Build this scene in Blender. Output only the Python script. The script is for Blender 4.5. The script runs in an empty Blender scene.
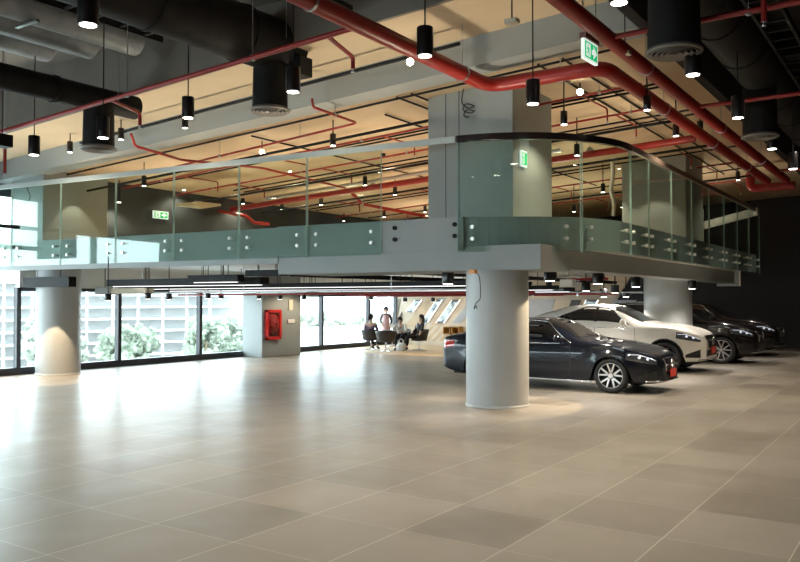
import bpy, bmesh, math, random
from mathutils import Vector as V, Matrix, Euler
random.seed(7)
PI = math.pi
S = bpy.context.scene
COL = S.collection
R = math.radians

# ------------------------------------------------------------------ camera
F, PITCH, YAW, EYE = 799.0, R(1.35), R(33.92), V((0, 0, 1.7))
FW = V((-math.sin(YAW) * math.cos(PITCH), math.cos(YAW) * math.cos(PITCH), math.sin(PITCH)))
RT = V((math.cos(YAW), math.sin(YAW), 0))
UP = RT.cross(FW)
cam_d = bpy.data.cameras.new('camera'); cam = bpy.data.objects.new('camera', cam_d); COL.objects.link(cam)
cam_d.sensor_width = 36; cam_d.lens = F * 36 / 800; cam_d.clip_end = 2000
cam.matrix_world = Matrix(((RT.x, UP.x, -FW.x, EYE.x), (RT.y, UP.y, -FW.y, EYE.y), (RT.z, UP.z, -FW.z, EYE.z), (0, 0, 0, 1)))
S.camera = cam

def ray(px, py): return (RT * (px - 400) + UP * (281 - py) + FW * F) / F
def at_z(px, py, z):
    d = ray(px, py); return EYE + d * ((z - EYE.z) / d.z)
def at_d(px, py, D): return EYE + ray(px, py) * D
def at_x(px, py, x):
    d = ray(px, py); return EYE + d * (x / d.x)
def at_y(px, py, y):
    d = ray(px, py); return EYE + d * (y / d.y)
def dz(x): return .05 * (x + 6)                      # the soffit rakes down towards the windows
def at_tilt(px, py, z0):
    d = ray(px, py); t = (z0 + .3 - EYE.z) / (d.z - .05 * d.x); return EYE + d * t

# ------------------------------------------------------------------ materials
MATS = {}
def mat(name, col, rough=.5, metal=0, noise=0, scale=4, bump=0, bscale=30, coat=0, emit=None, estr=0, spec=.5):
    m = bpy.data.materials.new(name); m.use_nodes = True
    nt = m.node_tree; b = nt.nodes['Principled BSDF']
    b.inputs['Base Color'].default_value = (*col, 1); b.inputs['Roughness'].default_value = rough
    b.inputs['Metallic'].default_value = metal; b.inputs['Coat Weight'].default_value = coat
    b.inputs['Specular IOR Level'].default_value = spec
    b.inputs['Coat Roughness'].default_value = .03
    if emit: b.inputs['Emission Color'].default_value = (*emit, 1); b.inputs['Emission Strength'].default_value = estr
    if noise or bump:
        tc = nt.nodes.new('ShaderNodeTexCoord')
    if noise:
        n = nt.nodes.new('ShaderNodeTexNoise'); n.inputs['Scale'].default_value = scale; n.inputs['Detail'].default_value = 5
        nt.links.new(tc.outputs['Object'], n.inputs['Vector'])
        mr = nt.nodes.new('ShaderNodeMapRange'); mr.inputs[1].default_value = .3; mr.inputs[2].default_value = .7
        mr.inputs[3].default_value = 1 - noise; mr.inputs[4].default_value = 1 + noise
        mx = nt.nodes.new('ShaderNodeMix'); mx.data_type = 'RGBA'; mx.blend_type = 'MULTIPLY'; mx.inputs[0].default_value = 1
        mx.inputs[6].default_value = (*col, 1)
        nt.links.new(n.outputs['Fac'], mr.inputs[0]); nt.links.new(mr.outputs[0], mx.inputs[7]); nt.links.new(mx.outputs[2], b.inputs['Base Color'])
    if bump:
        n2 = nt.nodes.new('ShaderNodeTexNoise'); n2.inputs['Scale'].default_value = bscale; n2.inputs['Detail'].default_value = 3
        nt.links.new(tc.outputs['Object'], n2.inputs['Vector'])
        bp = nt.nodes.new('ShaderNodeBump'); bp.inputs['Strength'].default_value = bump; bp.inputs['Distance'].default_value = .02
        nt.links.new(n2.outputs['Fac'], bp.inputs['Height']); nt.links.new(bp.outputs[0], b.inputs['Normal'])
    MATS[name] = m
    return m

def glass_mat(name, tint, rough=0.0, refl=1.0):
    m = bpy.data.materials.new(name); m.use_nodes = True; nt = m.node_tree
    for n in list(nt.nodes): nt.nodes.remove(n)
    o = nt.nodes.new('ShaderNodeOutputMaterial'); mx = nt.nodes.new('ShaderNodeMixShader')
    tr = nt.nodes.new('ShaderNodeBsdfTransparent'); gl = nt.nodes.new('ShaderNodeBsdfGlossy')
    fr = nt.nodes.new('ShaderNodeFresnel'); ge = nt.nodes.new('ShaderNodeNewGeometry'); mrg = nt.nodes.new('ShaderNodeMapRange')
    mrg.inputs[3].default_value = 1.5; mrg.inputs[4].default_value = 1 / 1.5
    nt.links.new(ge.outputs['Backfacing'], mrg.inputs[0]); nt.links.new(mrg.outputs[0], fr.inputs['IOR'])
    mu = nt.nodes.new('ShaderNodeMath'); mu.operation = 'MULTIPLY'; mu.inputs[1].default_value = refl
    nt.links.new(fr.outputs[0], mu.inputs[0])
    tr.inputs[0].default_value = (*tint, 1); gl.inputs['Roughness'].default_value = rough
    gl.inputs['Color'].default_value = (.95, 1, .98, 1)
    nt.links.new(mu.outputs[0], mx.inputs[0]); nt.links.new(tr.outputs[0], mx.inputs[1]); nt.links.new(gl.outputs[0], mx.inputs[2])
    nt.links.new(mx.outputs[0], o.inputs[0])
    MATS[name] = m
    return m

def floor_mat():
    m = bpy.data.materials.new('stone_tile'); m.use_nodes = True; nt = m.node_tree; N = nt.nodes; L = nt.links
    b = N['Principled BSDF']
    tc = N.new('ShaderNodeTexCoord'); mp = N.new('ShaderNodeMapping')
    TX, TY = .825, .893
    mp.inputs['Location'].default_value = (2.475 / TX + 40, -4.93 / TY + 40, 0)
    mp.inputs['Scale'].default_value = (1 / TX, 1 / TY, 1)
    L.new(tc.outputs['Object'], mp.inputs[0])
    fl = N.new('ShaderNodeVectorMath'); fl.operation = 'FLOOR'; L.new(mp.outputs[0], fl.inputs[0])
    fr = N.new('ShaderNodeVectorMath'); fr.operation = 'FRACTION'; L.new(mp.outputs[0], fr.inputs[0])
    wn = N.new('ShaderNodeTexWhiteNoise'); wn.noise_dimensions = '3D'; L.new(fl.outputs[0], wn.inputs[0])
    sp = N.new('ShaderNodeSeparateXYZ'); L.new(fr.outputs[0], sp.inputs[0])
    def edge(o):
        a = N.new('ShaderNodeMath'); a.operation = 'PINGPONG'; a.inputs[1].default_value = .5; L.new(o, a.inputs[0])
        c = N.new('ShaderNodeMath'); c.operation = 'LESS_THAN'; c.inputs[1].default_value = .0032; L.new(a.outputs[0], c.inputs[0]); return c
    ex, ey = edge(sp.outputs[0]), edge(sp.outputs[1])
    eyw = N.new('ShaderNodeMath'); eyw.operation = 'MULTIPLY'; eyw.inputs[1].default_value = .5; L.new(ey.outputs[0], eyw.inputs[0])
    g = N.new('ShaderNodeMath'); g.operation = 'MAXIMUM'; L.new(ex.outputs[0], g.inputs[0]); L.new(eyw.outputs[0], g.inputs[1])
    no = N.new('ShaderNodeTexNoise'); no.inputs['Scale'].default_value = .7; no.inputs['Detail'].default_value = 3; no.inputs['Roughness'].default_value = .5
    L.new(tc.outputs['Object'], no.inputs['Vector'])
    ad = N.new('ShaderNodeMath'); ad.operation = 'MULTIPLY_ADD'; L.new(wn.outputs[0], ad.inputs[0]); ad.inputs[1].default_value = .30
    nh = N.new('ShaderNodeMath'); nh.operation = 'MULTIPLY_ADD'; nh.inputs[1].default_value = .45; nh.inputs[2].default_value = .30; L.new(no.outputs['Fac'], nh.inputs[0]); L.new(nh.outputs[0], ad.inputs[2])
    cr = N.new('ShaderNodeValToRGB'); e = cr.color_ramp.elements
    e[0].position = .3; e[0].color = (.135, .113, .085, 1); e[1].position = 1.05 if False else 1.0; e[1].color = (.30, .262, .208, 1)
    L.new(ad.outputs[0], cr.inputs[0])
    mx = N.new('ShaderNodeMix'); mx.data_type = 'RGBA'; L.new(g.outputs[0], mx.inputs[0]); L.new(cr.outputs[0], mx.inputs[6]); mx.inputs[7].default_value = (.58, .53, .42, 1)
    L.new(mx.outputs[2], b.inputs['Base Color'])
    # footmarks and dusty blotches of a building floor: gloss varies
    n2 = N.new('ShaderNodeTexNoise'); n2.inputs['Scale'].default_value = 1.7; n2.inputs['Detail'].default_value = 6; L.new(tc.outputs['Object'], n2.inputs['Vector'])
    w2 = N.new('ShaderNodeMath'); w2.operation = 'MULTIPLY_ADD'; w2.inputs[1].default_value = .28; L.new(wn.outputs[0], w2.inputs[0]); L.new(n2.outputs['Fac'], w2.inputs[2])
    mr = N.new('ShaderNodeMapRange'); mr.inputs[1].default_value = .3; mr.inputs[2].default_value = .8; mr.inputs[3].default_value = .38; mr.inputs[4].default_value = .58
    L.new(w2.outputs[0], mr.inputs[0]); L.new(mr.outputs[0], b.inputs['Roughness'])
    b.inputs['Specular IOR Level'].default_value = .9
    b.inputs['Coat Weight'].default_value = .40; b.inputs['Coat Roughness'].default_value = .27
    MATS['floor'] = m
    return m

def plank_mat(name, c1, c2, c3, w=.16, ang=0, rough=.5):
    m = bpy.data.materials.new(name); m.use_nodes = True; nt = m.node_tree; N = nt.nodes; L = nt.links
    b = N['Principled BSDF']; b.inputs['Roughness'].default_value = rough
    tc = N.new('ShaderNodeTexCoord'); mp = N.new('ShaderNodeMapping'); mp.inputs['Rotation'].default_value = (0, 0, ang) if ang < 10 else (0, 0, 0)
    L.new(tc.outputs['Object'], mp.inputs[0])
    br = N.new('ShaderNodeTexBrick'); br.inputs['Color1'].default_value = (*c1, 1); br.inputs['Color2'].default_value = (*c2, 1); br.inputs['Mortar'].default_value = (*c3, 1)
    br.inputs['Scale'].default_value = 1; br.inputs['Brick Width'].default_value = 1.4; br.inputs['Row Height'].default_value = w; br.inputs['Mortar Size'].default_value = .006
    L.new(mp.outputs[0], br.inputs[0]); L.new(br.outputs[0], b.inputs['Base Color'])
    MATS[name] = m
    return m

floor_mat()
plank_mat('wood_floor', (.62, .47, .30), (.52, .39, .25), (.36, .26, .17), .18)
mat('beige', (.66, .52, .35), .8, noise=.10, scale=.6)
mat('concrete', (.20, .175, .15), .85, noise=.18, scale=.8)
mat('blackceil', (.030, .025, .026), .85, noise=.3, scale=1.2)
mat('greypaint', (.345, .375, .375), .55, noise=.04, scale=1.5)
mat('columnpaint', (.41, .425, .425), .36, noise=.04, scale=2)
mat('soffit', (.78, .77, .73), .6, noise=.05, scale=1)
mat('darkwall', (.030, .028, .032), .75, noise=.12, scale=1.5)
mat('slate', (.042, .050, .060), .7, noise=.3, scale=1.1)
mat('black', (.008, .008, .009), .6, spec=.25)
mat('blacksatin', (.012, .012, .013), .28)
mat('rubber', (.012, .012, .012), .6)
mat('duct', (.011, .010, .010), .65, spec=.25, noise=.3, scale=3, bump=.2, bscale=8)
mat('silverduct', (.24, .26, .28), .55, .3, noise=.2, scale=3, bump=.5, bscale=12)
mat('red', (.33, .018, .015), .38, noise=.08, scale=6)
mat('redbright', (.75, .022, .018), .35)
mat('redplate', (.62, .045, .03), .5)
mat('chrome', (.85, .85, .86), .12, 1)
mat('satin', (.86, .86, .85), .32, .55)
mat('steel', (.55, .55, .56), .3, 1)
mat('alloy', (.75, .75, .77), .3, .8)
mat('darkalloy', (.035, .035, .04), .3, .6)
mat('handgrey', (.46, .52, .53), .4, .2)
mat('handblack', (.018, .015, .015), .22)
mat('handbrown', (.155, .12, .10), .4, .2)
mat('white', (.8, .8, .78), .5)
mat('cream', (.75, .69, .55), .5)
mat('mullion', (.035, .037, .045), .45)
mat('carblack', (.006, .008, .014), .3, .1, coat=.8, spec=.15)
mat('carbrown', (.014, .010, .010), .25, .3, coat=1)
mat('carwhite', (.80, .77, .70), .3, 0, coat=1)
mat('carglass', (.006, .006, .007), .04, 0, coat=1)
mat('taillight', (.62, .015, .012), .12, 0, coat=1)
mat('amber', (.8, .3, .05), .2)
mat('cable', (.02, .02, .02), .5)
mat('whitecable', (.75, .73, .66), .6)
mat('lamp', (1, .96, .9), .4, emit=(1, .93, .82), estr=14)
mat('lampwarm', (1, .9, .7), .4, emit=(1, .86, .62), estr=40)
mat('strip', (1, 1, 1), .4, emit=(1, .96, .95), estr=1.3)
mat('signgreen', (.0, .36, .13), .4, emit=(.0, .42, .14), estr=.75)
mat('signwhite', (.85, .9, .86), .4, emit=(.85, .95, .88), estr=.6)
mat('signbody', (.22, .13, .11), .4)
mat('reel', (.55, .03, .03), .4)
mat('darkred', (.10, .012, .012), .6)
mat('brass', (.65, .42, .12), .3, 1)
mat('panelwood', (.56, .41, .26), .5, noise=.12, scale=3)
mat('panelpale', (.62, .52, .40), .5, noise=.10, scale=3)
mat('panelgrey', (.42, .44, .48), .5, noise=.06, scale=3)
mat('paneldark', (.05, .045, .05), .5)
mat('olive', (.17, .145, .10), .5, noise=.1, scale=3)
mat('leather', (.035, .030, .028), .42)
mat('orangebox', (.50, .27, .08), .6, noise=.12, scale=6)
mat('skin', (.55, .34, .24), .55)
mat('hair', (.018, .012, .012), .5)
mat('suit', (.016, .016, .02), .7)
mat('mauve', (.42, .25, .25), .8)
mat('whiteshirt', (.78, .78, .76), .8)
mat('purple', (.20, .10, .17), .8)
mat('shoe', (.02, .016, .015), .35)
mat('tan', (.45, .27, .13), .5)
mat('farwall', (.44, .45, .45), .9)
mat('outconcrete', (.52, .51, .50), .9, noise=.1, scale=.2)
mat('outground', (.46, .46, .45), .9, noise=.1, scale=.05)
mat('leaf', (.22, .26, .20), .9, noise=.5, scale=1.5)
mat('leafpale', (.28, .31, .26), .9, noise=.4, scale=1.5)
mat('bark', (.20, .15, .1), .9)
mat('mezzfloor', (.58, .50, .40), .5, noise=.08, scale=1)
mat('bluepanel', (.10, .16, .55), .5)
def tower_mat():
    m = bpy.data.materials.new('tower_facade'); m.use_nodes = True; nt = m.node_tree; b = nt.nodes['Principled BSDF']
    tc = nt.nodes.new('ShaderNodeTexCoord'); mp = nt.nodes.new('ShaderNodeMapping'); mp.inputs['Rotation'].default_value = (R(90), 0, R(90))
    br = nt.nodes.new('ShaderNodeTexBrick'); br.offset = 0
    br.inputs['Color1'].default_value = (.40, .43, .46, 1); br.inputs['Color2'].default_value = (.48, .5, .52, 1); br.inputs['Mortar'].default_value = (.70, .69, .67, 1)
    br.inputs['Scale'].default_value = 1; br.inputs['Brick Width'].default_value = 3.4; br.inputs['Row Height'].default_value = 3.2; br.inputs['Mortar Size'].default_value = .8
    b.inputs['Roughness'].default_value = .9
    nt.links.new(tc.outputs['Object'], mp.inputs[0]); nt.links.new(mp.outputs[0], br.inputs[0]); nt.links.new(br.outputs[0], b.inputs['Base Color'])
    MATS['tower'] = m
tower_mat()
glass_mat('balglass', (.885, .955, .925), 0, 1.0)
mat('glassedge', (.42, .58, .53), .25)
glass_mat('winglass', (.95, .98, .97), 0, .8)
glass_mat('coverglass', (.93, .95, .95), 0, .7)

# ------------------------------------------------------------------ mesh builder
class MB:
    def __init__(s): s.bm = bmesh.new(); s.mi = 0
    def face(s, vs, smooth=False):
        try:
            f = s.bm.faces.new(vs); f.material_index = s.mi; f.smooth = smooth; return f
        except ValueError: return None
    def box(s, a, b, M=None):
        (x0, y0, z0), (x1, y1, z1) = a, b
        vs = [V((x, y, z)) for z in (z0, z1) for x, y in ((x0, y0), (x1, y0), (x1, y1), (x0, y1))]
        if M: vs = [M @ v for v in vs]
        v = [s.bm.verts.new(p) for p in vs]
        for q in ((3, 2, 1, 0), (4, 5, 6, 7), (0, 1, 5, 4), (1, 2, 6, 5), (2, 3, 7, 6), (3, 0, 4, 7)): s.face([v[i] for i in q])
        return s
    def prism(s, pts, z0, z1):          # plan polygon (ccw) extruded in z
        a = [s.bm.verts.new((p[0], p[1], z0)) for p in pts]; b = [s.bm.verts.new((p[0], p[1], z1)) for p in pts]
        n = len(pts); s.face(a[::-1]); s.face(b)
        for i in range(n): s.face([a[i], a[(i + 1) % n], b[(i + 1) % n], b[i]])
        return s
    def slab(s, quad, depth):           # any flat polygon with thickness along a vector
        a = [s.bm.verts.new(V(p)) for p in quad]; b = [s.bm.verts.new(V(p) + V(depth)) for p in quad]
        n = len(quad); s.face(a[::-1]); s.face(b)
        for i in range(n): s.face([a[i], a[(i + 1) % n], b[(i + 1) % n], b[i]])
        return s
    def tube(s, pts, r, n=10, cap=True, closed=False):
        pts = [V(p) for p in pts]; rings = []
        rr = r if isinstance(r, (list, tuple)) else [r] * len(pts)
        prev = None
        for i, p in enumerate(pts):
            if closed: t = pts[(i + 1) % len(pts)] - pts[i - 1]
            elif i == 0: t = pts[1] - p
            elif i == len(pts) - 1: t = p - pts[i - 1]
            else: t = (pts[i + 1] - p).normalized() + (p - pts[i - 1]).normalized()
            if t.length < 1e-9: t = V((0, 0, 1))
            t.normalize()
            if prev is None:
                u = t.cross(V((0, 0, 1)))
                if u.length < .05: u = t.cross(V((1, 0, 0)))
            else: u = prev - t * prev.dot(t)
            u.normalize(); prev = u; w = t.cross(u)
            k = 1.0
            if 0 < i < len(pts) - 1:
                c = (pts[i + 1] - p).normalized().dot((p - pts[i - 1]).normalized()); k = min(1.5, 1 / max(.5, math.sqrt((1 + c) / 2)))
            rings.append([s.bm.verts.new(p + (u * math.cos(2 * PI * j / n) + w * math.sin(2 * PI * j / n)) * rr[i]) for j in range(n)])
        m = len(rings)
        for i in range(m if closed else m - 1):
            A, B = rings[i], rings[(i + 1) % m]
            for j in range(n): s.face([A[j], A[(j + 1) % n], B[(j + 1) % n], B[j]], True)
        if cap and not closed: s.sharp(s.face(rings[0][::-1])); s.sharp(s.face(rings[-1]))
        return s
    def lathe(s, prof, c=(0, 0, 0), n=24, M=None, smooth=True, cap=True):   # prof: (r, z) from bottom to top
        c = V(c); rings = []
        for r, z in prof:
            ring = []
            for j in range(n):
                p = V((r * math.cos(2 * PI * j / n), r * math.sin(2 * PI * j / n), z))
                ring.append(s.bm.verts.new((M @ p if M else p) + c))
            rings.append(ring)
        for a, b in zip(rings, rings[1:]):
            for j in range(n): s.face([a[j], a[(j + 1) % n], b[(j + 1) % n], b[j]], smooth)
        if cap: s.sharp(s.face(rings[0][::-1])); s.sharp(s.face(rings[-1]))
        return s
    def sharp(s, f):
        if f:
            for e in f.edges: e.smooth = False
    def grid(s, fn, nu, nv, smooth=True, flip=False):
        g = [[s.bm.verts.new(fn(i / nu, j / nv)) for j in range(nv + 1)] for i in range(nu + 1)]
        for i in range(nu):
            for j in range(nv):
                q = [g[i][j], g[i + 1][j], g[i + 1][j + 1], g[i][j + 1]]
                s.face(q[::-1] if flip else q, smooth)
        return g
    def ball(s, c, r, M=None, sub=2):
        r = V(r) if not isinstance(r, (int, float)) else V((r, r, r))
        T = Matrix.Translation(V(c)) @ (M.to_4x4() if M else Matrix.Identity(4)) @ Matrix.Diagonal((*r, 1))
        o = bmesh.ops.create_icosphere(s.bm, subdivisions=sub, radius=1, matrix=T)
        for v in o['verts']:
            for f in v.link_faces: f.material_index = s.mi; f.smooth = True
        return s
    def build(s, name, m, parent=None, recalc=True, bevel=0):
        if recalc: bmesh.ops.recalc_face_normals(s.bm, faces=s.bm.faces)
        me = bpy.data.meshes.new(name); s.bm.to_mesh(me); s.bm.free()
        for x in (m if isinstance(m, (list, tuple)) else [m]): me.materials.append(MATS[x])
        o = bpy.data.objects.new(name, me); COL.objects.link(o)
        if parent: o.parent = parent
        if bevel:
            b = o.modifiers.new('bevel', 'BEVEL'); b.width = bevel; b.segments = 2; b.limit_method = 'ANGLE'
        return o

def tag(o, label, cat, group=None):
    o['label'] = label; o['category'] = cat
    if group: o['group'] = group
    return o
def struct(o): o['kind'] = 'structure'; return o
def empty(name, loc, label, cat, group=None, rz=0):
    o = bpy.data.objects.new(name, None); COL.objects.link(o); o.location = loc; o.rotation_euler = (0, 0, rz)
    o.empty_display_size = .2
    return tag(o, label, cat, group)
def copy_tree(o, loc, label=None, rz=None):
    r = o.copy(); COL.objects.link(r); r.location = loc
    if rz is not None: r.rotation_euler = (0, 0, rz)
    if label: r['label'] = label
    for ch in list(o.children):
        c = ch.copy(); COL.objects.link(c); c.parent = r
        for g in list(ch.children):
            d = g.copy(); COL.objects.link(d); d.parent = c
    return r
def fillet(pts, r=.15, n=5):            # round the corners of a path
    pts = [V(p) for p in pts]; out = [pts[0]]
    for a, b, c in zip(pts, pts[1:], pts[2:]):
        d1 = (a - b); d2 = (c - b); k = min(r, d1.length * .45, d2.length * .45)
        p, q = b + d1.normalized() * k, b + d2.normalized() * k
        for i in range(n + 1):
            t = i / n; out.append(p * (1 - t) ** 2 + b * 2 * t * (1 - t) + q * t * t)
    out.append(pts[-1]); return out
def spot(name, loc, power, angle=80, blend=.5, col=(1, .86, .68), target=None, r=.05):
    d = bpy.data.lights.new(name, 'SPOT'); d.energy = power; d.spot_size = R(angle); d.spot_blend = blend; d.color = col; d.shadow_soft_size = r
    o = bpy.data.objects.new(name, d); COL.objects.link(o); o.location = loc
    if target is not None: o.rotation_euler = (V(target) - V(loc)).to_track_quat('-Z', 'Y').to_euler()
    return o
def point(name, loc, power, col=(1, .8, .55), r=.08):
    d = bpy.data.lights.new(name, 'POINT'); d.energy = power; d.color = col; d.shadow_soft_size = r
    o = bpy.data.objects.new(name, d); COL.objects.link(o); o.location = loc; return o

WX = -17.45                                    # window wall
# ------------------------------------------------------------------ setting
struct(MB().box((-17.6, -14, -.3), (9, 31.2, 0)).build('floor', 'floor'))
struct(MB().box((WX + .05, 20.6, 0), (-9.0, 25.55, .006)).build('floor_lounge', 'wood_floor'))
struct(MB().box((-17.6, 31.0, 0), (9.2, 31.3, 7)).build('wall_back', 'darkwall'))
struct(MB().box((9.0, -14, 0), (9.3, 31.3, 7)).build('wall_right', 'darkwall'))
struct(MB().box((-18.9, -14.3, 3.9), (9.3, -14, 7)).box((-5.2, -14.3, 0), (9.3, -14, 3.9)).build('wall_front', 'slate'))
for k in range(4):  # unseen glazing behind the camera, added for cool light on front faces
    x0 = -17.5 + 3.05 * k
    m = MB().box((x0, -14.2, 0), (x0 + .1, -14.05, 3.9)).box((x0 + .1, -14.2, 0), (x0 + 3.05, -14.05, .16)).box((x0 + .1, -14.2, 3.8), (x0 + 3.05, -14.05, 3.9))
    w = struct(m.build('window_%d' % (40 + k), 'mullion')); MB().box((x0 + .1, -14.13, .16), (x0 + 3.05, -14.12, 3.8)).build('pane', 'winglass', w)
# upper storey: dark wall facing the mezzanine, along the facade and across the back
m = MB(); m.box((-18.85, 12.0, 3.0), (WX, 31.3, 5.6))
struct(m.build('wall_upper', 'slate'))
struct(MB().box((-17.65, -14.2, 2.75), (WX, 4.8, 6.5)).box((-17.65, 4.8, 3.4), (WX, 8.0, 6.5)).box((-18.9, 7.9, 2.75), (-17.65, 8.0, 6.5)).build('wall_left', 'slate'))
struct(MB().box((-18.85, 8.0, 4.25), (-18.7, 12.1, 6.5)).build('wall_recess', 'slate'))
struct(MB().box((-17.55, 10.32, 1.98), (WX + .02, 25.6, 2.56)).build('trim_12', 'soffit'))
struct(MB().box((-18.85, 10.1, 2.55), (-17.4, 12.1, 3.0)).build('trim_13', 'soffit'))
# ceilings: raked soffit (beige), its front strip, the beam between them, grey concrete near the camera, black at the right
def raked(x0, x1, y0, y1, z, th, name, mt):
    m = MB()
    m.slab([(x0, y0, z + dz(x0)), (x1, y0, z + dz(x1)), (x1, y1, z + dz(x1)), (x0, y1, z + dz(x0))], (0, 0, th))
    return struct(m.build(name, mt))
raked(-18.9, -3.1, 10.75, 31.3, 5.27, .25, 'ceiling_soffit', 'beige')
raked(-18.9, -3.1, 8.95, 10.45, 5.58, .25, 'ceiling_strip', 'beige')
raked(-18.9, -3.1, 10.35, 10.80, 5.14, .7, 'trim_1', 'greypaint')
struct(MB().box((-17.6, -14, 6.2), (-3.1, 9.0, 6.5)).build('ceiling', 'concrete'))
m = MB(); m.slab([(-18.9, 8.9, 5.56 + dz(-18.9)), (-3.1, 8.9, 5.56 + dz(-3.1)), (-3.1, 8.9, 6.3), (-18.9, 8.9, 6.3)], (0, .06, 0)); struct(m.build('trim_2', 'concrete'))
struct(MB().box((-3.1, -14, 6.2), (9.1, 31.2, 6.5)).build('ceiling_right', 'blackceil'))
struct(MB().box((-3.15, 8.9, 5.2), (-3.0, 31.2, 6.3)).build('trim_3', 'blackceil'))
for k, (y0, y1) in enumerate(((10.2, 10.6), (14.6, 15.0), (19, 19.4), (23.4, 23.8))):
    struct(MB().box((-3.0, y0, 5.75), (9, y1, 6.2)).build('trim_%d' % (4 + k), 'blackceil'))

# windows: bays of 2.71 m in the facade
yb = [10.27 + 2.71 * k for k in range(-9, 7)]
for k in range(len(yb) - 1):
    y0, y1 = yb[k], min(yb[k + 1], 25.6)
    top = (3.4 if y0 > 4.5 else 2.75) if y1 < 10.4 else 1.98
    m = MB()
    m.box((WX - .05, y0 - .05, 0), (WX + .09, y0 + .05, top))
    m.box((WX - .05, y0, 0), (WX + .12, y1, .16)); m.box((WX - .05, y0, top - .08), (WX + .09, y1, top))
    if y1 >= 25.55: m.box((WX - .05, y1 - .05, 0), (WX + .09, y1 + .05, top))
    w = struct(m.build('window_%d' % (k + 1), 'mullion'))
    MB().box((WX - .01, y0 + .05, .16), (WX + .005, y1 - .05, top - .08)).build('pane', 'winglass', w)
# upper window beside the left box column
m = MB(); m.box((-18.8, 8.0, 2.95), (-18.68, 12.0, 3.05)); m.box((-18.8, 8.0, 4.2), (-18.68, 12, 4.3)); m.box((-18.8, 10.2, 3.05), (-18.68, 10.3, 4.2))
w = struct(m.build('window_20', 'mullion')); MB().box((-18.76, 8.0, 3.05), (-18.75, 12, 4.2)).build('pane', 'winglass', w)

# ------------------------------------------------------------------ mezzanine outline
U = V((.99558, .0939, 0)); NRM = V((.0939, -.99558, 0)); A = V((-6.38, 11.13, 0)); RAD = 2.29
C0 = A - NRM * RAD; B = C0 + V((RAD, 0, 0)); YE = 25.3
a0 = math.atan2(NRM.y, NRM.x)
def path(off, left=-12.4, n=20, end=YE):
    """outline of the glass line moved inwards by off: list of points from the left to the far right end"""
    L = A + U * left - NRM * off
    pts = [L, A - NRM * off]
    for i in range(1, n): 
        a = a0 + (0 - a0) * i / n; pts.append(C0 + V((math.cos(a), math.sin(a), 0)) * (RAD - off))
    pts += [B - V((off, 0, 0)), V((B.x - off, end, 0))]
    return pts
def arc(t, off=0):
    a = a0 + (0 - a0) * t; return C0 + V((math.cos(a), math.sin(a), 0)) * (RAD - off)
e = path(.13)
pl = [(p.x, p.y) for p in e] + [(-9.05, YE), (-9.05, 31), (-17.4, 31)]
pl[0] = (-17.4, (A + U * ((-17.4 - A.x) / U.x) - NRM * .13).y)
struct(MB().prism(pl, 2.55, 3.0).build('mezzanine_floor', ['soffit']))
struct(MB().prism([(p[0], p[1]) for p in [(-17.35, 11.2), (-6.4, 12), (-5.2, 13.2), (-5.2, 25), (-9.2, 25.2), (-9.2, 30.9), (-17.35, 30.9)]], 3.0, 3.012).build('floor_mezzanine', 'mezzfloor'))
# painted edge skin of the slab
m = MB()
def skin(m, pts, z0, z1, th=.03):
    q = pts
    for i in range(len(q) - 1):
        a, b = q[i], q[i + 1]; d = (b - a).normalized(); n = V((d.y, -d.x, 0))
        m.slab([V((a.x, a.y, z0)), V((b.x, b.y, z0)), V((b.x, b.y, z1)), V((a.x, a.y, z1))], n * th)
skin(m, path(.125), 2.5, 3.02)
struct(m.build('trim_9', 'greypaint'))
m = MB(); q = [A + U * s - NRM * .10 for s in (-12.4, -3.6)]; skin(m, q, 2.36, 2.53, .06); struct(m.build('trim_10', 'greypaint'))
# deep box beam: front run and side run under the slab
fx0, fx1 = at_y(278, 270, 10.85).x, -5.02
def fy(x, off): p = A + U * ((x - A.x) / U.x) - NRM * off; return p.y
m = MB(); m.prism([(fx0, fy(fx0, .06)), (fx1, fy(fx1, .06)), (fx1, 12.5), (fx0, 12.4)], 2.165, 2.56)
m.prism([(fx1 - .6, 12.5), (fx1, 12.5), (fx1, 25.9), (fx1 - .6, 25.9)], 2.2, 2.56)
beam = struct(m.build('mezzanine_beam', 'greypaint', bevel=.01))
m = MB(); q = [A + U * s - NRM * .055 for s in ((fx0 - A.x) / U.x, 0.1)]; skin(m, q, 2.5, 3.03, .03); struct(m.build('trim_11', 'greypaint'))
MB().box((fx1 - .62, 25.9, 2.12), (fx1 + .02, 26.15, 2.6)).build('end_plate', 'soffit', beam)
for px, py in ((395, 228), (395, 239.5), (455, 224.5), (455, 236)):
    y = A.y; d = ray(px, py); o = A - NRM * .02; t = (o - EYE).dot(NRM) / d.dot(NRM); p = EYE + d * t
    MB().tube([p - NRM * .02, p + NRM * .03], .036, 14).build('bolt', 'black', beam)

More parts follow.
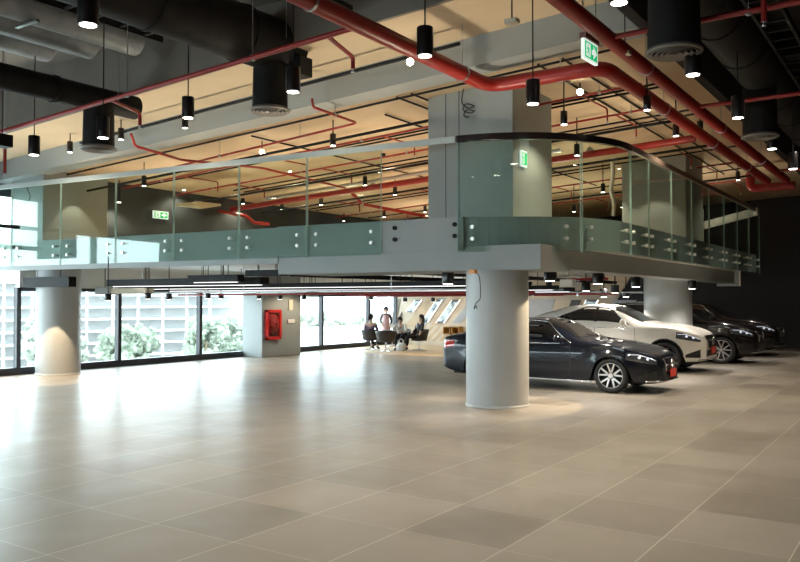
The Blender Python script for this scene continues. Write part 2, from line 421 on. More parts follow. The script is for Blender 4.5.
# ------------------------------------------------------------------ glass balustrade
def px_s(px):                      # distance along the left glass line for an image column
    d = ray(px, 200); t = (A - EYE).dot(NRM) / V((d.x, d.y, 0)).dot(NRM); p = EYE + d * t; return (V((p.x, p.y, 0)) - A).dot(U)
def panel(fn, label, n=1):
    g0, g1 = 2.46, 4.24
    o0 = fn(.5); root = empty('glass_panel', (o0.x, o0.y, g0), label, 'glass panel', 'glass balustrade panels along the mezzanine edge')
    m = MB(); pts = [fn(i / n) for i in range(n + 1)]; rings = []
    for i, p in enumerate(pts):
        d = (pts[min(i + 1, n)] - pts[max(i - 1, 0)]).normalized(); w = V((d.y, -d.x, 0)) * .009
        rings.append([m.bm.verts.new((p + w * k) + V((0, 0, z)) - root.location) for k, z in ((-1, g0), (1, g0), (1, g1), (-1, g1))])
    for a, b in zip(rings, rings[1:]):
        for j in range(4): m.face([a[j], a[(j + 1) % 4], b[(j + 1) % 4], b[j]])
    m.face(rings[0][::-1]); m.face(rings[-1])
    for v in m.bm.verts: v.co.z += 0
    g = m.build('pane', 'balglass', root)
    for t, e in ((0, .007), (1, -.007)):
        p = fn(t); d = (fn(min(1, t + .01)) - fn(max(0, t - .01))).normalized(); nn = V((d.y, -d.x, 0)); p = p + d * e - root.location; p.z = 0
        MB().slab([p - nn * .0095 - d * .004, p + nn * .0095 - d * .004, p + nn * .0095 + d * .004, p - nn * .0095 + d * .004], (0, 0, g1 - g0)).build('polished_edge', 'glassedge', root)
    for t in (.13, .87):
        p = fn(t); d = (fn(t + .01) - fn(t - .01)).normalized(); nn = V((d.y, -d.x, 0))
        for z in (2.67, 2.86):
            s = MB(); c = p + V((0, 0, z)) - root.location
            s.tube([c - nn * .125, c - nn * .02], .02, 10); s.tube([c - nn * .03, c + nn * .03], .031, 14)
            s.build('standoff', 'satin', root)
    return root
bx = [-40, 12, 61, 116, 174, 239, 307, 382]
ords = ['cut by the left edge of the photo', 'in front of the left square column, left half', 'in front of the left square column, right half', 'in front of the small exit sign on the dark wall',
        'fourth whole pane from the left end', 'second pane left of the opening in the balustrade', 'first pane left of the opening in the balustrade']
for k in range(7):
    s0, s1 = px_s(bx[k]) + .008, px_s(bx[k + 1]) - .008
    panel(lambda t, s0=s0, s1=s1: A + U * (s0 + (s1 - s0) * t), 'clear glass balustrade pane, ' + ords[k])
panel(lambda t: arc(.0 + .60 * t), 'curved glass balustrade pane in front of the big square column', 14)
panel(lambda t: arc(.607 + .39 * t), 'curved glass balustrade pane right of the big square column', 10)
ys = [13.43, 14.45, 15.95, 17.5, 19.05, 20.6, 22.15, 23.7, 25.28]
rd = ['first straight', 'second straight', 'third straight', 'fourth straight', 'fifth straight', 'sixth straight', 'seventh straight', 'farthest']
for k in range(8):
    panel(lambda t, a=ys[k] + .006, b=ys[k + 1] - .006: V((B.x, a + (b - a) * t, 0)), 'clear glass balustrade pane on the receding right side, %s pane after the curve' % rd[k])
# handrail in three tones; cool light is put into the pale grey
def rail_mesh(pts, w, h, name, mt, parent):
    m = MB(); rings = []
    for i, p in enumerate(pts):
        d = (pts[min(i + 1, len(pts) - 1)] - pts[max(i - 1, 0)]).normalized(); n = V((d.y, -d.x, 0)) * w
        rings.append([m.bm.verts.new(p + n * k + V((0, 0, z))) for k, z in ((-1, -h), (1, -h), (1, h), (-1, h))])
    for a, b in zip(rings, rings[1:]):
        for j in range(4): m.face([a[j], a[(j + 1) % 4], b[(j + 1) % 4], b[j]])
    m.face(rings[0][::-1]); m.face(rings[-1]); return m.build(name, mt, parent, bevel=.006)
hr = empty('handrail', (0, 0, 4.28), 'continuous handrail topping the glass balustrade, grey then black then brown', 'handrail')
rail_mesh([A + U * s for s in (-12.4, -.02)], .035, .05, 'rail_section', 'handgrey', hr)['label'] = 'pale grey straight handrail section'
rail_mesh([A] + [arc(i / 24) for i in range(1, 24)] + [arc(1)], .038, .055, 'rail_section', 'handblack', hr)['label'] = 'glossy black curved handrail section'
rail_mesh([B + V((0, .02, 0)), V((B.x, YE, 0))], .035, .05, 'rail_section', 'handbrown', hr)['label'] = 'brown handrail section on the right'

# ------------------------------------------------------------------ columns
def round_col(c, r, z1, label):
    o = MB().lathe([(r, 0), (r, z1)], (0, 0, 0), 64).build('round_column', 'columnpaint'); o.location = (c[0], c[1], 0)
    MB().lathe([(r + .012, .0), (r + .012, .03), (r, .035)], (0, 0, 0), 64).build('base_ring', 'columnpaint', o)
    return tag(o, label, 'column')
def cpos(px, py, r):
    p = at_z(px, py, 0); d = V((p.x, p.y, 0)).normalized(); return p + d * r
c1 = cpos(497.5, 409, .505); round_col(c1, .505, 2.17, 'thick round grey column in front of the dark car, holding up the mezzanine')
c2 = cpos(58, 375.6, .485); round_col(c2, .485, 2.56, 'round pale column standing alone before the windows at left')
c3 = V((-6.02, 21.87, 0)); round_col(c3, .62, 2.56, 'round grey column rising behind the white car')
def box_col(x0, x1, y0, y1, z0, z1, label, seams=()):
    m = MB(); m.box((x0, y0, z0), (x1, y1, z1)); o = m.build('square_column', 'greypaint', bevel=.012)
    for s in seams:
        MB().box((s - .006, y0 - .004, z0), (s + .006, y0 + .01, z1)).build('seam', 'mullion', o)
    return tag(o, label, 'column')
p = at_y(428, 200, 11.72); q = at_y(513, 200, 11.72)
BX0, BX1 = p.x, q.x
box_col(BX0, BX1, 11.72, 13.3, 3.0, 5.4, 'big square grey column standing on the mezzanine behind the curved glass', (BX0 + .36, BX0 + .62))
lc = at_y(43, 200, 10.62)
lx0 = at_y(12, 200, 10.62).x
box_col(lx0, lc.x, 10.62, 12.35, 3.0, 4.95, 'square pale column on the mezzanine at left with warm light on its side')
box_col(-6.7, -5.1, 20.2, 21.9, 3.0, 5.5, 'square cream column on the mezzanine seen through the right-hand glass')
g = at_z(262, 357.5, 0)
hosecol = box_col(WX + .1, g.x, g.y, g.y + 1.72, 0, 2.5, 'square column against the windows with the red hose cabinet')

# ------------------------------------------------------------------ lounge wall (diagonal boards and slanted windows)
LY = 25.6
m = MB(); m.box((WX, LY, 0), (-9.6, LY + .12, 2.5)); m.slab([(-9.6, LY, 0), (-9.05, LY, 0), (-8.9, LY, 1.4), (-8.2, LY, 2.5), (-9.6, LY, 2.5)], (0, .12, 0))
wl = struct(m.build('wall_lounge', 'panelpale'))
def wp(px, py): return at_y(px, py, LY)
def para(x0, x1, yt, yb, sh):  # slanted parallelogram on the wall from image columns at its foot; leans right going up
    return [wp(x0, yb), wp(x1, yb), wp(x1 + sh, yt), wp(x0 + sh, yt)]
def board(quad, mt, name='board', th=.02, lift=0):
    return MB().slab([p + V((0, -lift, 0)) for p in quad], (0, -th, 0)).build(name, mt, wl)
board(para(404, 416, 298, 327, 24), 'panelwood')
board(para(417, 424, 298, 327, 22), 'panelgrey')
board(para(431, 442, 298, 325, 20), 'panelwood')
board(para(452, 461, 299, 323, 20), 'panelgrey')
board(para(390, 395, 299, 328, 6), 'olive'); board([wp(392, 334), wp(399, 318), wp(402, 312), wp(402, 322)], 'paneldark', lift=.01)
for a in range(7): board(para(404 + a * 7, 407 + a * 7, 326, 341, 13), 'panelwood', th=.012)
board(para(500, 545, 299, 340, 10), 'panelgrey'); board(para(556, 565, 300, 340, 16), 'paneldark', th=.05)
board(para(590, 613, 300, 325, 24), 'panelgrey')
def slant_window(n, x0, x1, yt, yb, sh):
    q = para(x0, x1, yt, yb, sh)
    o = MB().slab([p + V((0, -.02, 0)) for p in q], (0, -.05, 0)).build('window_%d' % n, 'paneldark'); struct(o)
    c = sum(q, V((0, 0, 0))) / 4
    def ins(p, k): return c + (p - c) * k
    MB().slab([ins(p, .86) + V((0, -.07, 0)) for p in q], (0, -.01, 0)).build('pane', 'slantglass', o)
    a, b, cc, d = q
    m = MB(); m.tube([b + V((0, -.08, 0)), cc + V((0, -.08, 0))], .02, 6); m.tube([a + V((0, -.08, 0)), d + V((0, -.08, 0))], .01, 6)
    m.build('glow_strip', 'strip', o)
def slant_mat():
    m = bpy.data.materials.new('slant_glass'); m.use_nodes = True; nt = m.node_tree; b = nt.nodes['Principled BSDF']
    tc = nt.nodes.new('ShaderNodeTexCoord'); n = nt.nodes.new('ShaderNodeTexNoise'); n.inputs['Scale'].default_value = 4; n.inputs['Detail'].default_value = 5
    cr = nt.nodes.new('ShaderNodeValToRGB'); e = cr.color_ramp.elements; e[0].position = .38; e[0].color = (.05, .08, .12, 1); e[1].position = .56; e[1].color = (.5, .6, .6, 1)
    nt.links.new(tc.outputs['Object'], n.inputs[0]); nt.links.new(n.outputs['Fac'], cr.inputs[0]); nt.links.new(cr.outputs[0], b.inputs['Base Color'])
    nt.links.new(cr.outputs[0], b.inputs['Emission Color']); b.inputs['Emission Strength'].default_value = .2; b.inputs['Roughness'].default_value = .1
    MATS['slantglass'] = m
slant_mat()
slant_window(30, 407, 414, 300, 312, 9); slant_window(31, 423, 429, 300, 322, 14); slant_window(32, 437, 445, 300, 323, 16); slant_window(33, 575, 587, 300, 322, 12)
for px0, px1, py0, py1, l in ((447, 454, 326.5, 334, 'left'), (455.5, 463, 326.5, 334, 'right')):
    a, b = at_y(px0, py1, LY - .03), at_y(px1, py0, LY - .03)
    m = MB(); x0, x1, z0, z1 = a.x, b.x, a.z, b.z; y0, y1, t = LY - .33, LY - .005, .025
    m.box((x0, y0, z0), (x1, y1, z0 + t)); m.box((x0, y0, z1 - t), (x1, y1, z1)); m.box((x0, y0, z0), (x0 + t, y1, z1)); m.box((x1 - t, y0, z0), (x1, y1, z1)); m.box((x0, y1 - t, z0), (x1, y1, z1))
    tag(m.build('cube_shelf', 'orangebox'), 'orange-brown cube shelf on the lounge wall, %s of two above the dark car tail' % l, 'shelf', 'orange-brown cube shelves')

# ------------------------------------------------------------------ fire hose cabinet on the square column
fx = g.x
ca, cb = at_x(264.5, 340, fx), at_x(279.5, 309.5, fx)
y0, y1, z0, z1 = ca.y, cb.y, ca.z, cb.z
t = .09
cab = empty('fire_hose_cabinet', (fx, (y0 + y1) / 2, z0), 'red fire hose cabinet with a round reel behind glass on the square column', 'fire hose cabinet')
def rel(o, root): o.location = -root.location; return o
def prt(mb, name, mt, root, **k):
    o = mb.build(name, mt, root, **k); o.location = -V(root.location); return o
m = MB()
m.box((fx, y0, z0), (fx + .10, y0 + t, z1)); m.box((fx, y1 - t, z0), (fx + .10, y1, z1)); m.box((fx, y0, z0), (fx + .10, y1, z0 + t)); m.box((fx, y0, z1 - t), (fx + .10, y1, z1))
prt(m, 'frame', 'redbright', cab, bevel=.01)
prt(MB().box((fx + .005, y0 + .05, z0 + .05), (fx + .02, y1 - .05, z1 - .05)), 'back_panel', 'darkred', cab)
cy, cz, cr_ = (y0 + y1) / 2 - .06, z1 - .42, .30
HD = .6
Mx = Matrix.Rotation(R(90), 3, 'Y')
prt(MB().lathe([(cr_, 0), (cr_, .01), (cr_ - .05, .015), (cr_ - .05, .04), (cr_, .045), (cr_, .055), (.08, .055), (.08, .062)], (fx + .02, cy, cz), 28, Mx), 'hose_reel', 'reel', cab)
prt(MB().tube(fillet([(fx + .06, cy + .1, cz), (fx + .06, y1 - .2, cz), (fx + .06, y1 - .2, z0 + .45), (fx + .055, y1 - .25, z0 + .25)], .08), .02, 8), 'hose', 'black', cab)
prt(MB().tube([(fx + .055, y0 + .2, z0 + .2), (fx + .055, y1 - .2, z0 + .22)], .025, 8), 'supply_pipe', 'red', cab)
prt(MB().ball((fx + .055, y0 + .28, z0 + .2), .034).tube([(fx + .055, y0 + .28, z0 + .2), (fx + .07, y0 + .28, z0 + .27)], .02, 6), 'valve', 'brass', cab)
prt(MB().box((fx + .09, y0 + t, z0 + t), (fx + .095, y1 - t, z1 - t)), 'glass_door', 'coverglass', cab)
a = at_x(290, 305, fx); tag(MB().box((fx, a.y - .09, a.z - .16), (fx + .05, a.y + .09, a.z + .16)).build('alarm_panel', 'cream', bevel=.01), 'small cream alarm panel high on the square column beside the hose cabinet', 'alarm panel')
a = at_x(290.5, 321.3, fx); tag(MB().box((fx, a.y - .16, a.z - .06), (fx + .04, a.y + .16, a.z + .06)).build('switch_plate', 'white', bevel=.01), 'white switch plate right of the red hose cabinet', 'switch')
#@@PART2

# ------------------------------------------------------------------ red pipes, ducts and lamps overhead
def hanger(m, p, top, r=.008): m.tube([p, (p[0], p[1], top)], r, 6)
def pipe(name, pts, r, label, rf=.18, group='red fire sprinkler pipes', heads=(), hangers=(), n=12, mt='red', cat='pipe'):
    P = [V(p) for p in pts]
    o = MB().tube(fillet(P, rf) if len(P) > 2 else P, r, n).build(name, mt)
    tag(o, label, cat, group)
    for h in heads:            # pipe drop ending in a sprinkler head
        h = V(h); MB().lathe([(.016, -.05), (.03, -.045), (.012, -.02), (.018, 0)], h, 8).build('sprinkler_head', 'steel', o)
    for h, top in hangers:
        h = V(h); m = MB(); m.tube([h + V((0, 0, r)), (h.x, h.y, top)], .007, 6); m.lathe([(r + .012, -.02), (r + .012, .02)], h, 12, Matrix.Rotation(R(90), 3, 'X')); m.build('hanger', 'steel', o)
    return o
def zt(x, z): return z + dz(x)
XA, XB, ZM = -5.53, -3.76, 4.9
YA = 10.62
m1 = pipe('fire_main', [(XA, -2, ZM), (XA, YA, ZM), (XB, YA, ZM), (XB, 23.3, ZM), (XB, 23.3, ZM)][:4], .105, 'thick red fire main bending twice in front of the big square column', .32,
     hangers=[((XA, 6.5, ZM), 6.2), ((XA, 9.8, ZM), 6.2), ((-4.4, YA, ZM), 5.6), ((XB, 13.5, ZM), 5.3), ((XB, 17, ZM), 5.3), ((XB, 20.5, ZM), 5.3)], n=18)
pipe('fire_main', [(-3.3, -2, ZM), (-3.3, 23.4, ZM)], .095, 'thick straight red fire main running back at the right edge of the beige ceiling', hangers=[((-3.3, y, ZM), 6.2) for y in (7, 11, 15.6, 19.7)], n=18)
a, b = at_d(745, 166, 21.2), at_d(754, 181, 21.2)
pipe('pipe_header', [(XB - .42, 23.3, ZM + .25), (XB - .42, 23.3, ZM - .16), (XB - .2, 23.42, ZM - .16), (-3.1, 23.42, ZM - .16)], .11, 'red pipe header joining the far ends of the two thick mains', .2, n=16)
# branch pipe that crosses the near ceiling
YB1 = 7.34
def tz(x, z=4.86): return z + .045 * (x - XA)
pipe('sprinkler_pipe', [(XA, YB1, tz(XA)), (-13.6, YB1, tz(-13.6))], .034, 'thin red pipe crossing the upper left of the view to the thick main',
     hangers=[((-7.2, YB1, tz(-7.2)), 6.2), ((-9.7, YB1, tz(-9.7)), 6.2), ((-12.9, YB1, tz(-12.9)), 6.2)])
def drop(px0, py0, px1, py1, y2, D, label):
    a = at_y(px0, py0, YB1); a.z = tz(a.x); b = at_d(px1, py1, a.dot(FW) + .8)
    b.z = a.z; c = V((b.x, b.y, at_d(px1, y2, b.dot(FW)).z))
    pipe('sprinkler_drop', [a, b, c], .028, label, .1, heads=[c], group='red sprinkler drops')
drop(327, 38, 353, 47, 70, 9.6, 'red sprinkler drop hanging beside the black diffuser at top centre')
drop(110, 102, 140, 110, 126, 12.8, 'red sprinkler drop beside the left black diffuser')
drop(4, 132, 5, 150, 174, 13.5, 'red sprinkler drop at the left edge of the view')
pr = [((608, 24), (735, 0), 4.95), ((695, 97), (812, 74), 4.95), ((775, 133), (830, 125), 4.95)]
for k, ((xa, ya), (xb, yb_), z) in enumerate(pr):
    a = at_x(xa, ya, -3.3); y = a.y
    pipe('sprinkler_pipe', [(-3.3, y, ZM), (3.5, y, ZM + .02)], .034, 'thin red branch pipe over the dark right side, %s from the camera' % ('nearest', 'second', 'third')[k], hangers=[((-1.7, y, ZM), 6.2), ((.2, y, ZM), 6.2)])
c = at_d(764, 22, 8.6); pipe('sprinkler_drop', [(c.x, c.y, 6.2), c], .03, 'short red sprinkler drop at the top right corner', heads=[c], group='red sprinkler drops')
# pipes under the raked soffit, behind the balustrade
YL = 16.6
pipe('fire_main', [(-17.1, YL, zt(-17.1, 4.90)), (-14.2, YL, zt(-14.2, 4.90)), (-4.0, YL, zt(-4.0, 4.85))], .075, 'thick red pipe running left to right behind the balustrade', .2,
     hangers=[((x, YL, zt(x, 4.93)), zt(x, 5.27)) for x in (-15, -12, -9, -6.2)], n=14)
sp = [(12.75, 'just behind the balustrade'), (14.4, 'second behind the balustrade'), (18.6, 'behind the thick crossing pipe'), (21.3, 'far back over the mezzanine'), (24.4, 'farthest back over the mezzanine')]
for y, t in sp:
    z = 5.06
    o = pipe('sprinkler_pipe', [(-17.0, y, zt(-17.0, z)), (-3.9, y, zt(-3.9, z))], .021, 'thin red sprinkler pipe under the beige ceiling, ' + t,
             hangers=[((x, y, zt(x, z)), zt(x, 5.27)) for x in (-15.5, -12.5, -9.5, -4.6)], n=8)
    for x in (-14.8, -11.9, -9.0, -4.9):
        q = [V((x, y, zt(x, z))), V((x + .05, y + 1.1, zt(x, z))), V((x + .05, y + 1.1, zt(x, z) - .22))]
        b = MB().tube(fillet(q, .06, 3), .016, 8).build('branch', 'red', o)
        MB().lathe([(.016, -.05), (.03, -.045), (.012, -.02), (.018, 0)], q[-1], 8).build('sprinkler_head', 'steel', b)
# diagonal red offset pipes
def tp(px, py, z): return at_tilt(px, py, z)
pipe('sprinkler_pipe', [tp(312, 99, 5.1), tp(313, 107, 4.95), tp(357, 123, 4.95), tp(262, 146, 4.95), tp(170, 168, 4.95)], .022, 'thin red pipe making a sharp hairpin under the beige ceiling', .1,
     hangers=[(q_, zt(q_.x, 5.28)) for q_ in (tp(335, 115, 4.95), tp(300, 137, 4.95), tp(220, 156, 4.95))])
pipe('sprinkler_pipe', [tp(131, 134, 5.1), tp(135, 146, 4.94), tp(182, 160, 4.94), tp(262, 168, 4.94), tp(345, 188, 4.94)], .027, 'thin red pipe zigzagging right of the left black diffuser', .1)
pipe('sprinkler_pipe', [at_y(343, 186, 18), at_y(356, 197, 18), at_y(362, 204, 18), at_y(425, 216, 19.5)], .045, 'red pipe stepping down behind the glass left of the big column', .1, hangers=[(at_y(350, 191.5, 18), zt(-9, 5.27)), (at_y(362, 204, 18), zt(-9, 5.2))])
pipe('sprinkler_pipe', [at_x(219, 211, -17.1), at_x(246, 216, -17.0), at_x(254, 223, -16.9), at_x(269, 224, -16.8)], .05, 'red pipe elbow in front of the dark upper wall', .1)

# cable ladder, conduits and tracks: one thing each
def conduit(name, pts, r, label, mt='black', cat='conduit', n=6):
    return tag(MB().tube([V(p) for p in pts], r, n).build(name, mt), label, cat)
def line_d1(name, y, z, x0, x1, r, label, mt='black', cat='conduit'): return conduit(name, [(x0, y, zt(x0, z)), (x1, y, zt(x1, z))], r, label, mt, cat)
line_d1('lighting_track', 9.85, 5.33, -14.5, -5.6, .028, 'black lighting track along the front of the grey ceiling beam', cat='lighting track')
line_d1('lighting_track', 11.75, 4.88, -17, -6.95, .028, 'black lighting track just behind the grey ceiling beam', cat='lighting track')
line_d1('lighting_track', 14.9, 4.88, -17, -4, .03, 'black lighting track in the middle of the beige ceiling', cat='lighting track')
line_d1('lighting_track', 17.7, 4.88, -17, -4, .03, 'black lighting track behind the thick red crossing pipe', cat='lighting track')
line_d1('lighting_track', 22.6, 4.88, -17, -4, .03, 'black lighting track far back over the mezzanine', cat='lighting track')
cn = [(11.2, -17, -3.6, 'right behind the grey beam'), (13.4, -17, -3.6, 'over the front of the mezzanine'), (13.62, -12, -3.6, 'doubling the one before it'), (15.6, -16, -3.6, 'ahead of the thick red pipe'),
      (16.0, -16, -3.6, 'close before the thick crossing pipe'), (19.9, -17, -3.6, 'beside the cream column'), (20.3, -17, -7, 'deep over the mezzanine'), (23.2, -17, -3.6, 'far back near the dark wall')]
for y, x0, x1, t in cn: line_d1('conduit', y, 5.2, x0, x1, .02, 'dark conduit left to right under the beige ceiling, ' + t)
for x, y0, y1, t in ((-4.6, 11.2, 24, 'nearest the right mains'), (-5.0, 11.2, 24, 'second from the right mains'), (-7.3, 11.2, 15, 'left of the big square column'), (-7.6, 11.2, 15.2, 'farther left of the big square column'), (-8.4, 12, 23, 'over the opening in the glass'), (-11.3, 11.5, 20, 'over the middle of the balustrade')):
    conduit('conduit', [(x, y0, zt(x, 5.23)), (x, y1, zt(x, 5.23))], .018, 'dark conduit running into depth under the beige ceiling, ' + t)
cr = conduit('cable_tray', [(-16, 16.9, zt(-16, 5.12)), (-7, 16.9, zt(-7, 5.12))], .05, 'silver cable run beside the thick red crossing pipe', 'steel', 'cable tray')
def ladder(x, y0, y1, z, w, label):
    m = MB()
    for s in (-w, w): m.box((x + s - .02, y0, z - .05), (x + s + .02, y1, z + .05))
    o = tag(m.build('cable_ladder', 'black'), label, 'cable tray')
    for k in range(int((y1 - y0) / .45)):
        y = y0 + .2 + k * .45; MB().box((x - w, y - .025, z - .03), (x + w, y + .025, z)).build('rung', 'black', o)
    for y in (y0 + .5, y1 - .5):
        for s in (-w, w): MB().tube([(x + s, y, z), (x + s, y, 6.2)], .008, 6).build('hanger', 'steel', o)
    return o
ladder(-6.95, 4.5, 8.8, 5.75, .22, 'black cable ladder running back beside the big duct at top centre')
ladder(-9.9, 4.6, 8.3, 5.8, .2, 'black cable ladder over the left of the near ceiling')
ladder(-1.8, 7.5, 20, 5.5, .18, 'black cable ladder alongside the right-hand red main')

# ducts and round diffusers
def duct(x, y0, y1, z, r, label, mt='duct', cap=True):
    o = MB().tube([(x, y0, z), (x, y1, z)], r, 24).build('air_duct', mt); tag(o, label, 'air duct')
    y = y0 + .6
    while y < y1:
        MB().tube([(x, y - .03, z), (x, y + .03, z)], r + .02, 24).build('flange', mt, o); y += 1.6
    for y in (y0 + 1, y1 - .5):
        for s in (-1, 1): MB().tube([(x + s * r, y, z), (x + s * r, y, 6.2)], .007, 6).build('hanger', 'steel', o)
    return o
duct(-8.3, -2, 9.25, 5.55, .40, 'big black round duct coming in from the top, feeding the centre diffuser')
duct(-11.6, 2, 8.95, 5.05, .2, 'black round duct at upper left feeding the left diffuser')
duct(-2.42, 1, 22, 5.55, .36, 'black round duct over the right side feeding the two right diffusers')
tag(MB().box((-8.15, 9.0, 5.08), (-7.85, 9.28, 5.36)).build('damper_box', 'black'), 'black box at the end of the big duct beside the centre diffuser', 'damper box')
for k, t in enumerate(('nearest the centre', 'between its two neighbours', 'at the corner')):
    o = MB().tube([(-10.75 - .75 * k, 2 - .3 * k, 5.9), (-10.75 - .75 * k, 8.3 - .3 * k, 5.9)], .24, 16).build('insulated_duct', 'silverduct'); tag(o, 'silvery insulated duct in the top left corner, ' + t, 'air duct', 'silvery insulated ducts')
    MB().box((-11.02 - .75 * k, 6.4 - .3 * k, 5.63), (-10.48 - .75 * k, 6.46 - .3 * k, 5.66)).build('strap', 'steel', o)
def diffuser(c, ztop, rn, rf, label):
    root = empty('round_diffuser', (c[0], c[1], c[2]), label, 'air diffuser', 'black round air diffusers')
    h = ztop - c[2]
    MB().lathe([(rn * 1.06, .05), (rn * 1.05, h * .3), (rn, h)], (0, 0, 0), 32).build('neck', 'duct', root)
    MB().lathe([(rf - .035, .004), (rf - .03, 0), (rf, .012), (rf, .03), (rn, .07)], (0, 0, 0), 36, cap=False).build('flange', 'vane', root)
    for k in range(4):
        r = rf * (.86 - .19 * k)
        MB().lathe([(r - .035, .012), (r, -.012), (r + .004, -.008), (r - .02, .02)], (0, 0, 0), 32, cap=False).build('vane', 'vane', root)
mat('vane', (.22, .20, .18), .4, .3)
p = at_d(270, 112, 12.0); diffuser(p, 5.2, .25, .31, 'black drum diffuser hanging at top centre beside the black end box')
p = at_d(98.5, 150, 13.3); diffuser(p, 4.95, .24, .30, 'black drum diffuser hanging at upper left behind a pendant lamp')
p = at_d(674, 54, 8.9); diffuser(p, 5.3, .27, .31, 'black drum diffuser at top right, nearest the camera with clear rings')
p = at_d(760, 138, 13.5); diffuser(p, 5.3, .26, .30, 'black drum diffuser far right in the dark below the branch pipe')

# pendant lamps
PG = 'black cylinder pendant lamps'
proto = empty('pendant_lamp', (0, 0, 0), '-', 'pendant lamp', PG)
MB().lathe([(.088, .0), (.09, .01), (.09, .30), (.085, .31)], (0, 0, 0), 28).build('shade', 'blacksatin', proto)
MB().lathe([(.07, -.003), (.07, .004)], (0, 0, 0), 24).build('lens', 'lamp', proto)
rod = MB().tube([(0, 0, .31), (0, 0, 1)], .008, 6).build('rod', 'black', proto)
def rod_len(r, h):
    m = MB().tube([(0, 0, .31), (0, 0, h)], .009, 6); me = bpy.data.meshes.new('rod'); m.bm.to_mesh(me); m.bm.free(); me.materials.append(MATS['black'])
    for c in r.children:
        if c.name.startswith('rod'): c.data = me
pend = [(88, 25, 7.0, 'topmost left, cut by the top edge of the view'), (188, 118, 11.8, 'hanging in front of the grey beam left of the centre diffuser'), (103, 138, 11.6, 'in front of the left drum diffuser'),
        (34, 155, 13.0, 'farthest left of the row'), (293, 92, 9.8, 'close beside the centre drum diffuser'), (425, 56, 8.6, 'in front of the thick red main at top centre'), (533, 104, 10.3, 'in front of the big square column below the red main'),
        (693, 75, 9.0, 'behind the nearest right drum diffuser'), (619, 3, 7.2, 'cut by the top edge at right'), (738, 118, 11.2, 'right of the two red mains'), (772, 149, 14, 'far right below the far drum diffuser'), (793, 169, 15, 'at the right edge near the main pipe end')]
pts = []
for k, (px, py, D, t) in enumerate(pend):
    p = at_d(px, py, D); pts.append(p)
    r = proto if k == 0 else copy_tree(proto, p)
    r.location = p; r['label'] = 'black cylinder pendant lamp, ' + t
    top = (5.2 if abs(p.x + 2.42) < .36 and p.y > 1 else 6.2) if (p.y < 8.95 or p.x > -3.1) else zt(p.x, 5.58 if p.y < 10.4 else 5.27)
    rod_len(r, top - p.z)
p = at_d(2, 147, 13.2); tag(MB().box((p.x - .12, p.y - .12, p.z), (p.x + .12, p.y + .12, p.z + .2)).build('speaker_box', 'black'), 'small black box hanging at the left edge under the ceiling', 'speaker')
MB().tube([(p.x, p.y, p.z + .2), (p.x, p.y, 6.0)], .008, 6).build('hanger', 'black', bpy.data.objects['speaker_box'])

# spot heads under the raked soffit
def spos(px, py, y):
    p = at_y(px, py, y); return p if p.x > -17.2 else at_x(px, py, -17.1)
SG = 'small black spotlights under the beige ceiling'
sproto = empty('spotlight', (0, 0, 0), '-', 'spotlight', SG)
MB().lathe([(.055, -.11), (.058, -.105), (.058, .11), (.05, .115)], (0, 0, 0), 18).build('head', 'blacksatin', sproto)
MB().lathe([(.045, -.113), (.045, -.108)], (0, 0, 0), 16).build('lens', 'lamp', sproto)
MB().tube([(0, 0, .11), (0, 0, .35)], .012, 6).build('rod', 'black', sproto)
def stem(r, h):
    m = MB().tube([(0, 0, .11), (0, 0, max(.16, h))], .012, 6); me = bpy.data.meshes.new('rod'); m.bm.to_mesh(me); m.bm.free(); me.materials.append(MATS['black'])
    for c in r.children:
        if c.name.startswith('rod'): c.data = me
spots = [(121, 134, 9.85, 'left of the pendant before the beam'), (70, 147, 9.85, 'farthest left on the front track'), (185, 122, 9.85, 'just under the pendant left of the centre diffuser'),
  (83, 188, 11.75, 'over the left square column'), (144, 181, 11.75, 'above the handrail over the small exit sign'), (333, 140, 11.75, 'on the track above the middle handrail'), (55, 186, 11.75, 'above the left column edge'),
  (119, 198, 17, 'in front of the dark wall left of the small exit sign'), (184, 186, 17, 'in front of the dark wall right of the small exit sign'), (226, 178, 14.9, 'behind the fifth glass pane'), (290, 167, 14.9, 'just below the middle of the handrail'),
  (383, 152, 14.9, 'at the edge of the glass opening'), (243, 200, 17.7, 'low behind the fifth glass pane'), (282, 206, 17.7, 'low left of the pane joint'), (321, 201, 17.7, 'low right of the pane joint'), (365, 181, 16.2, 'below the crossing pipe near the opening'),
  (298, 190, 17.7, 'at the pane joint level with the red pipe'), (344, 218, 22.6, 'far back low beside the opening'), (395, 191, 17.7, 'in the opening under the thick pipe'), (384, 214, 22.6, 'far back left in the opening'), (425, 209, 22.6, 'far back right beside the big column'),
  (564, 118, 12.4, 'right beside the big square column'), (647, 103, 12.2, 'between the two red mains'), (676, 130, 14.9, 'black one tilted beyond the left main'), (577, 150, 14.9, 'below the curved handrail'), (574, 208, 22.6, 'far back low right of the big column'),
  (603, 188, 20.0, 'left of the cream square column'), (622, 204, 25, 'far back left of the cream column foot'), (738, 176, 22.6, 'right of the cream column near the far red header'), (700, 127, 16, 'under the right red main')]
for k, (px, py, y, t) in enumerate(spots):
    p = spos(px, py, y)
    r = sproto if k == 0 else copy_tree(sproto, p)
    r.location = p; r['label'] = 'small black cylinder spotlight, ' + t
    stem(r, zt(p.x, 5.27 if y > 10.7 else 5.6) - p.z)
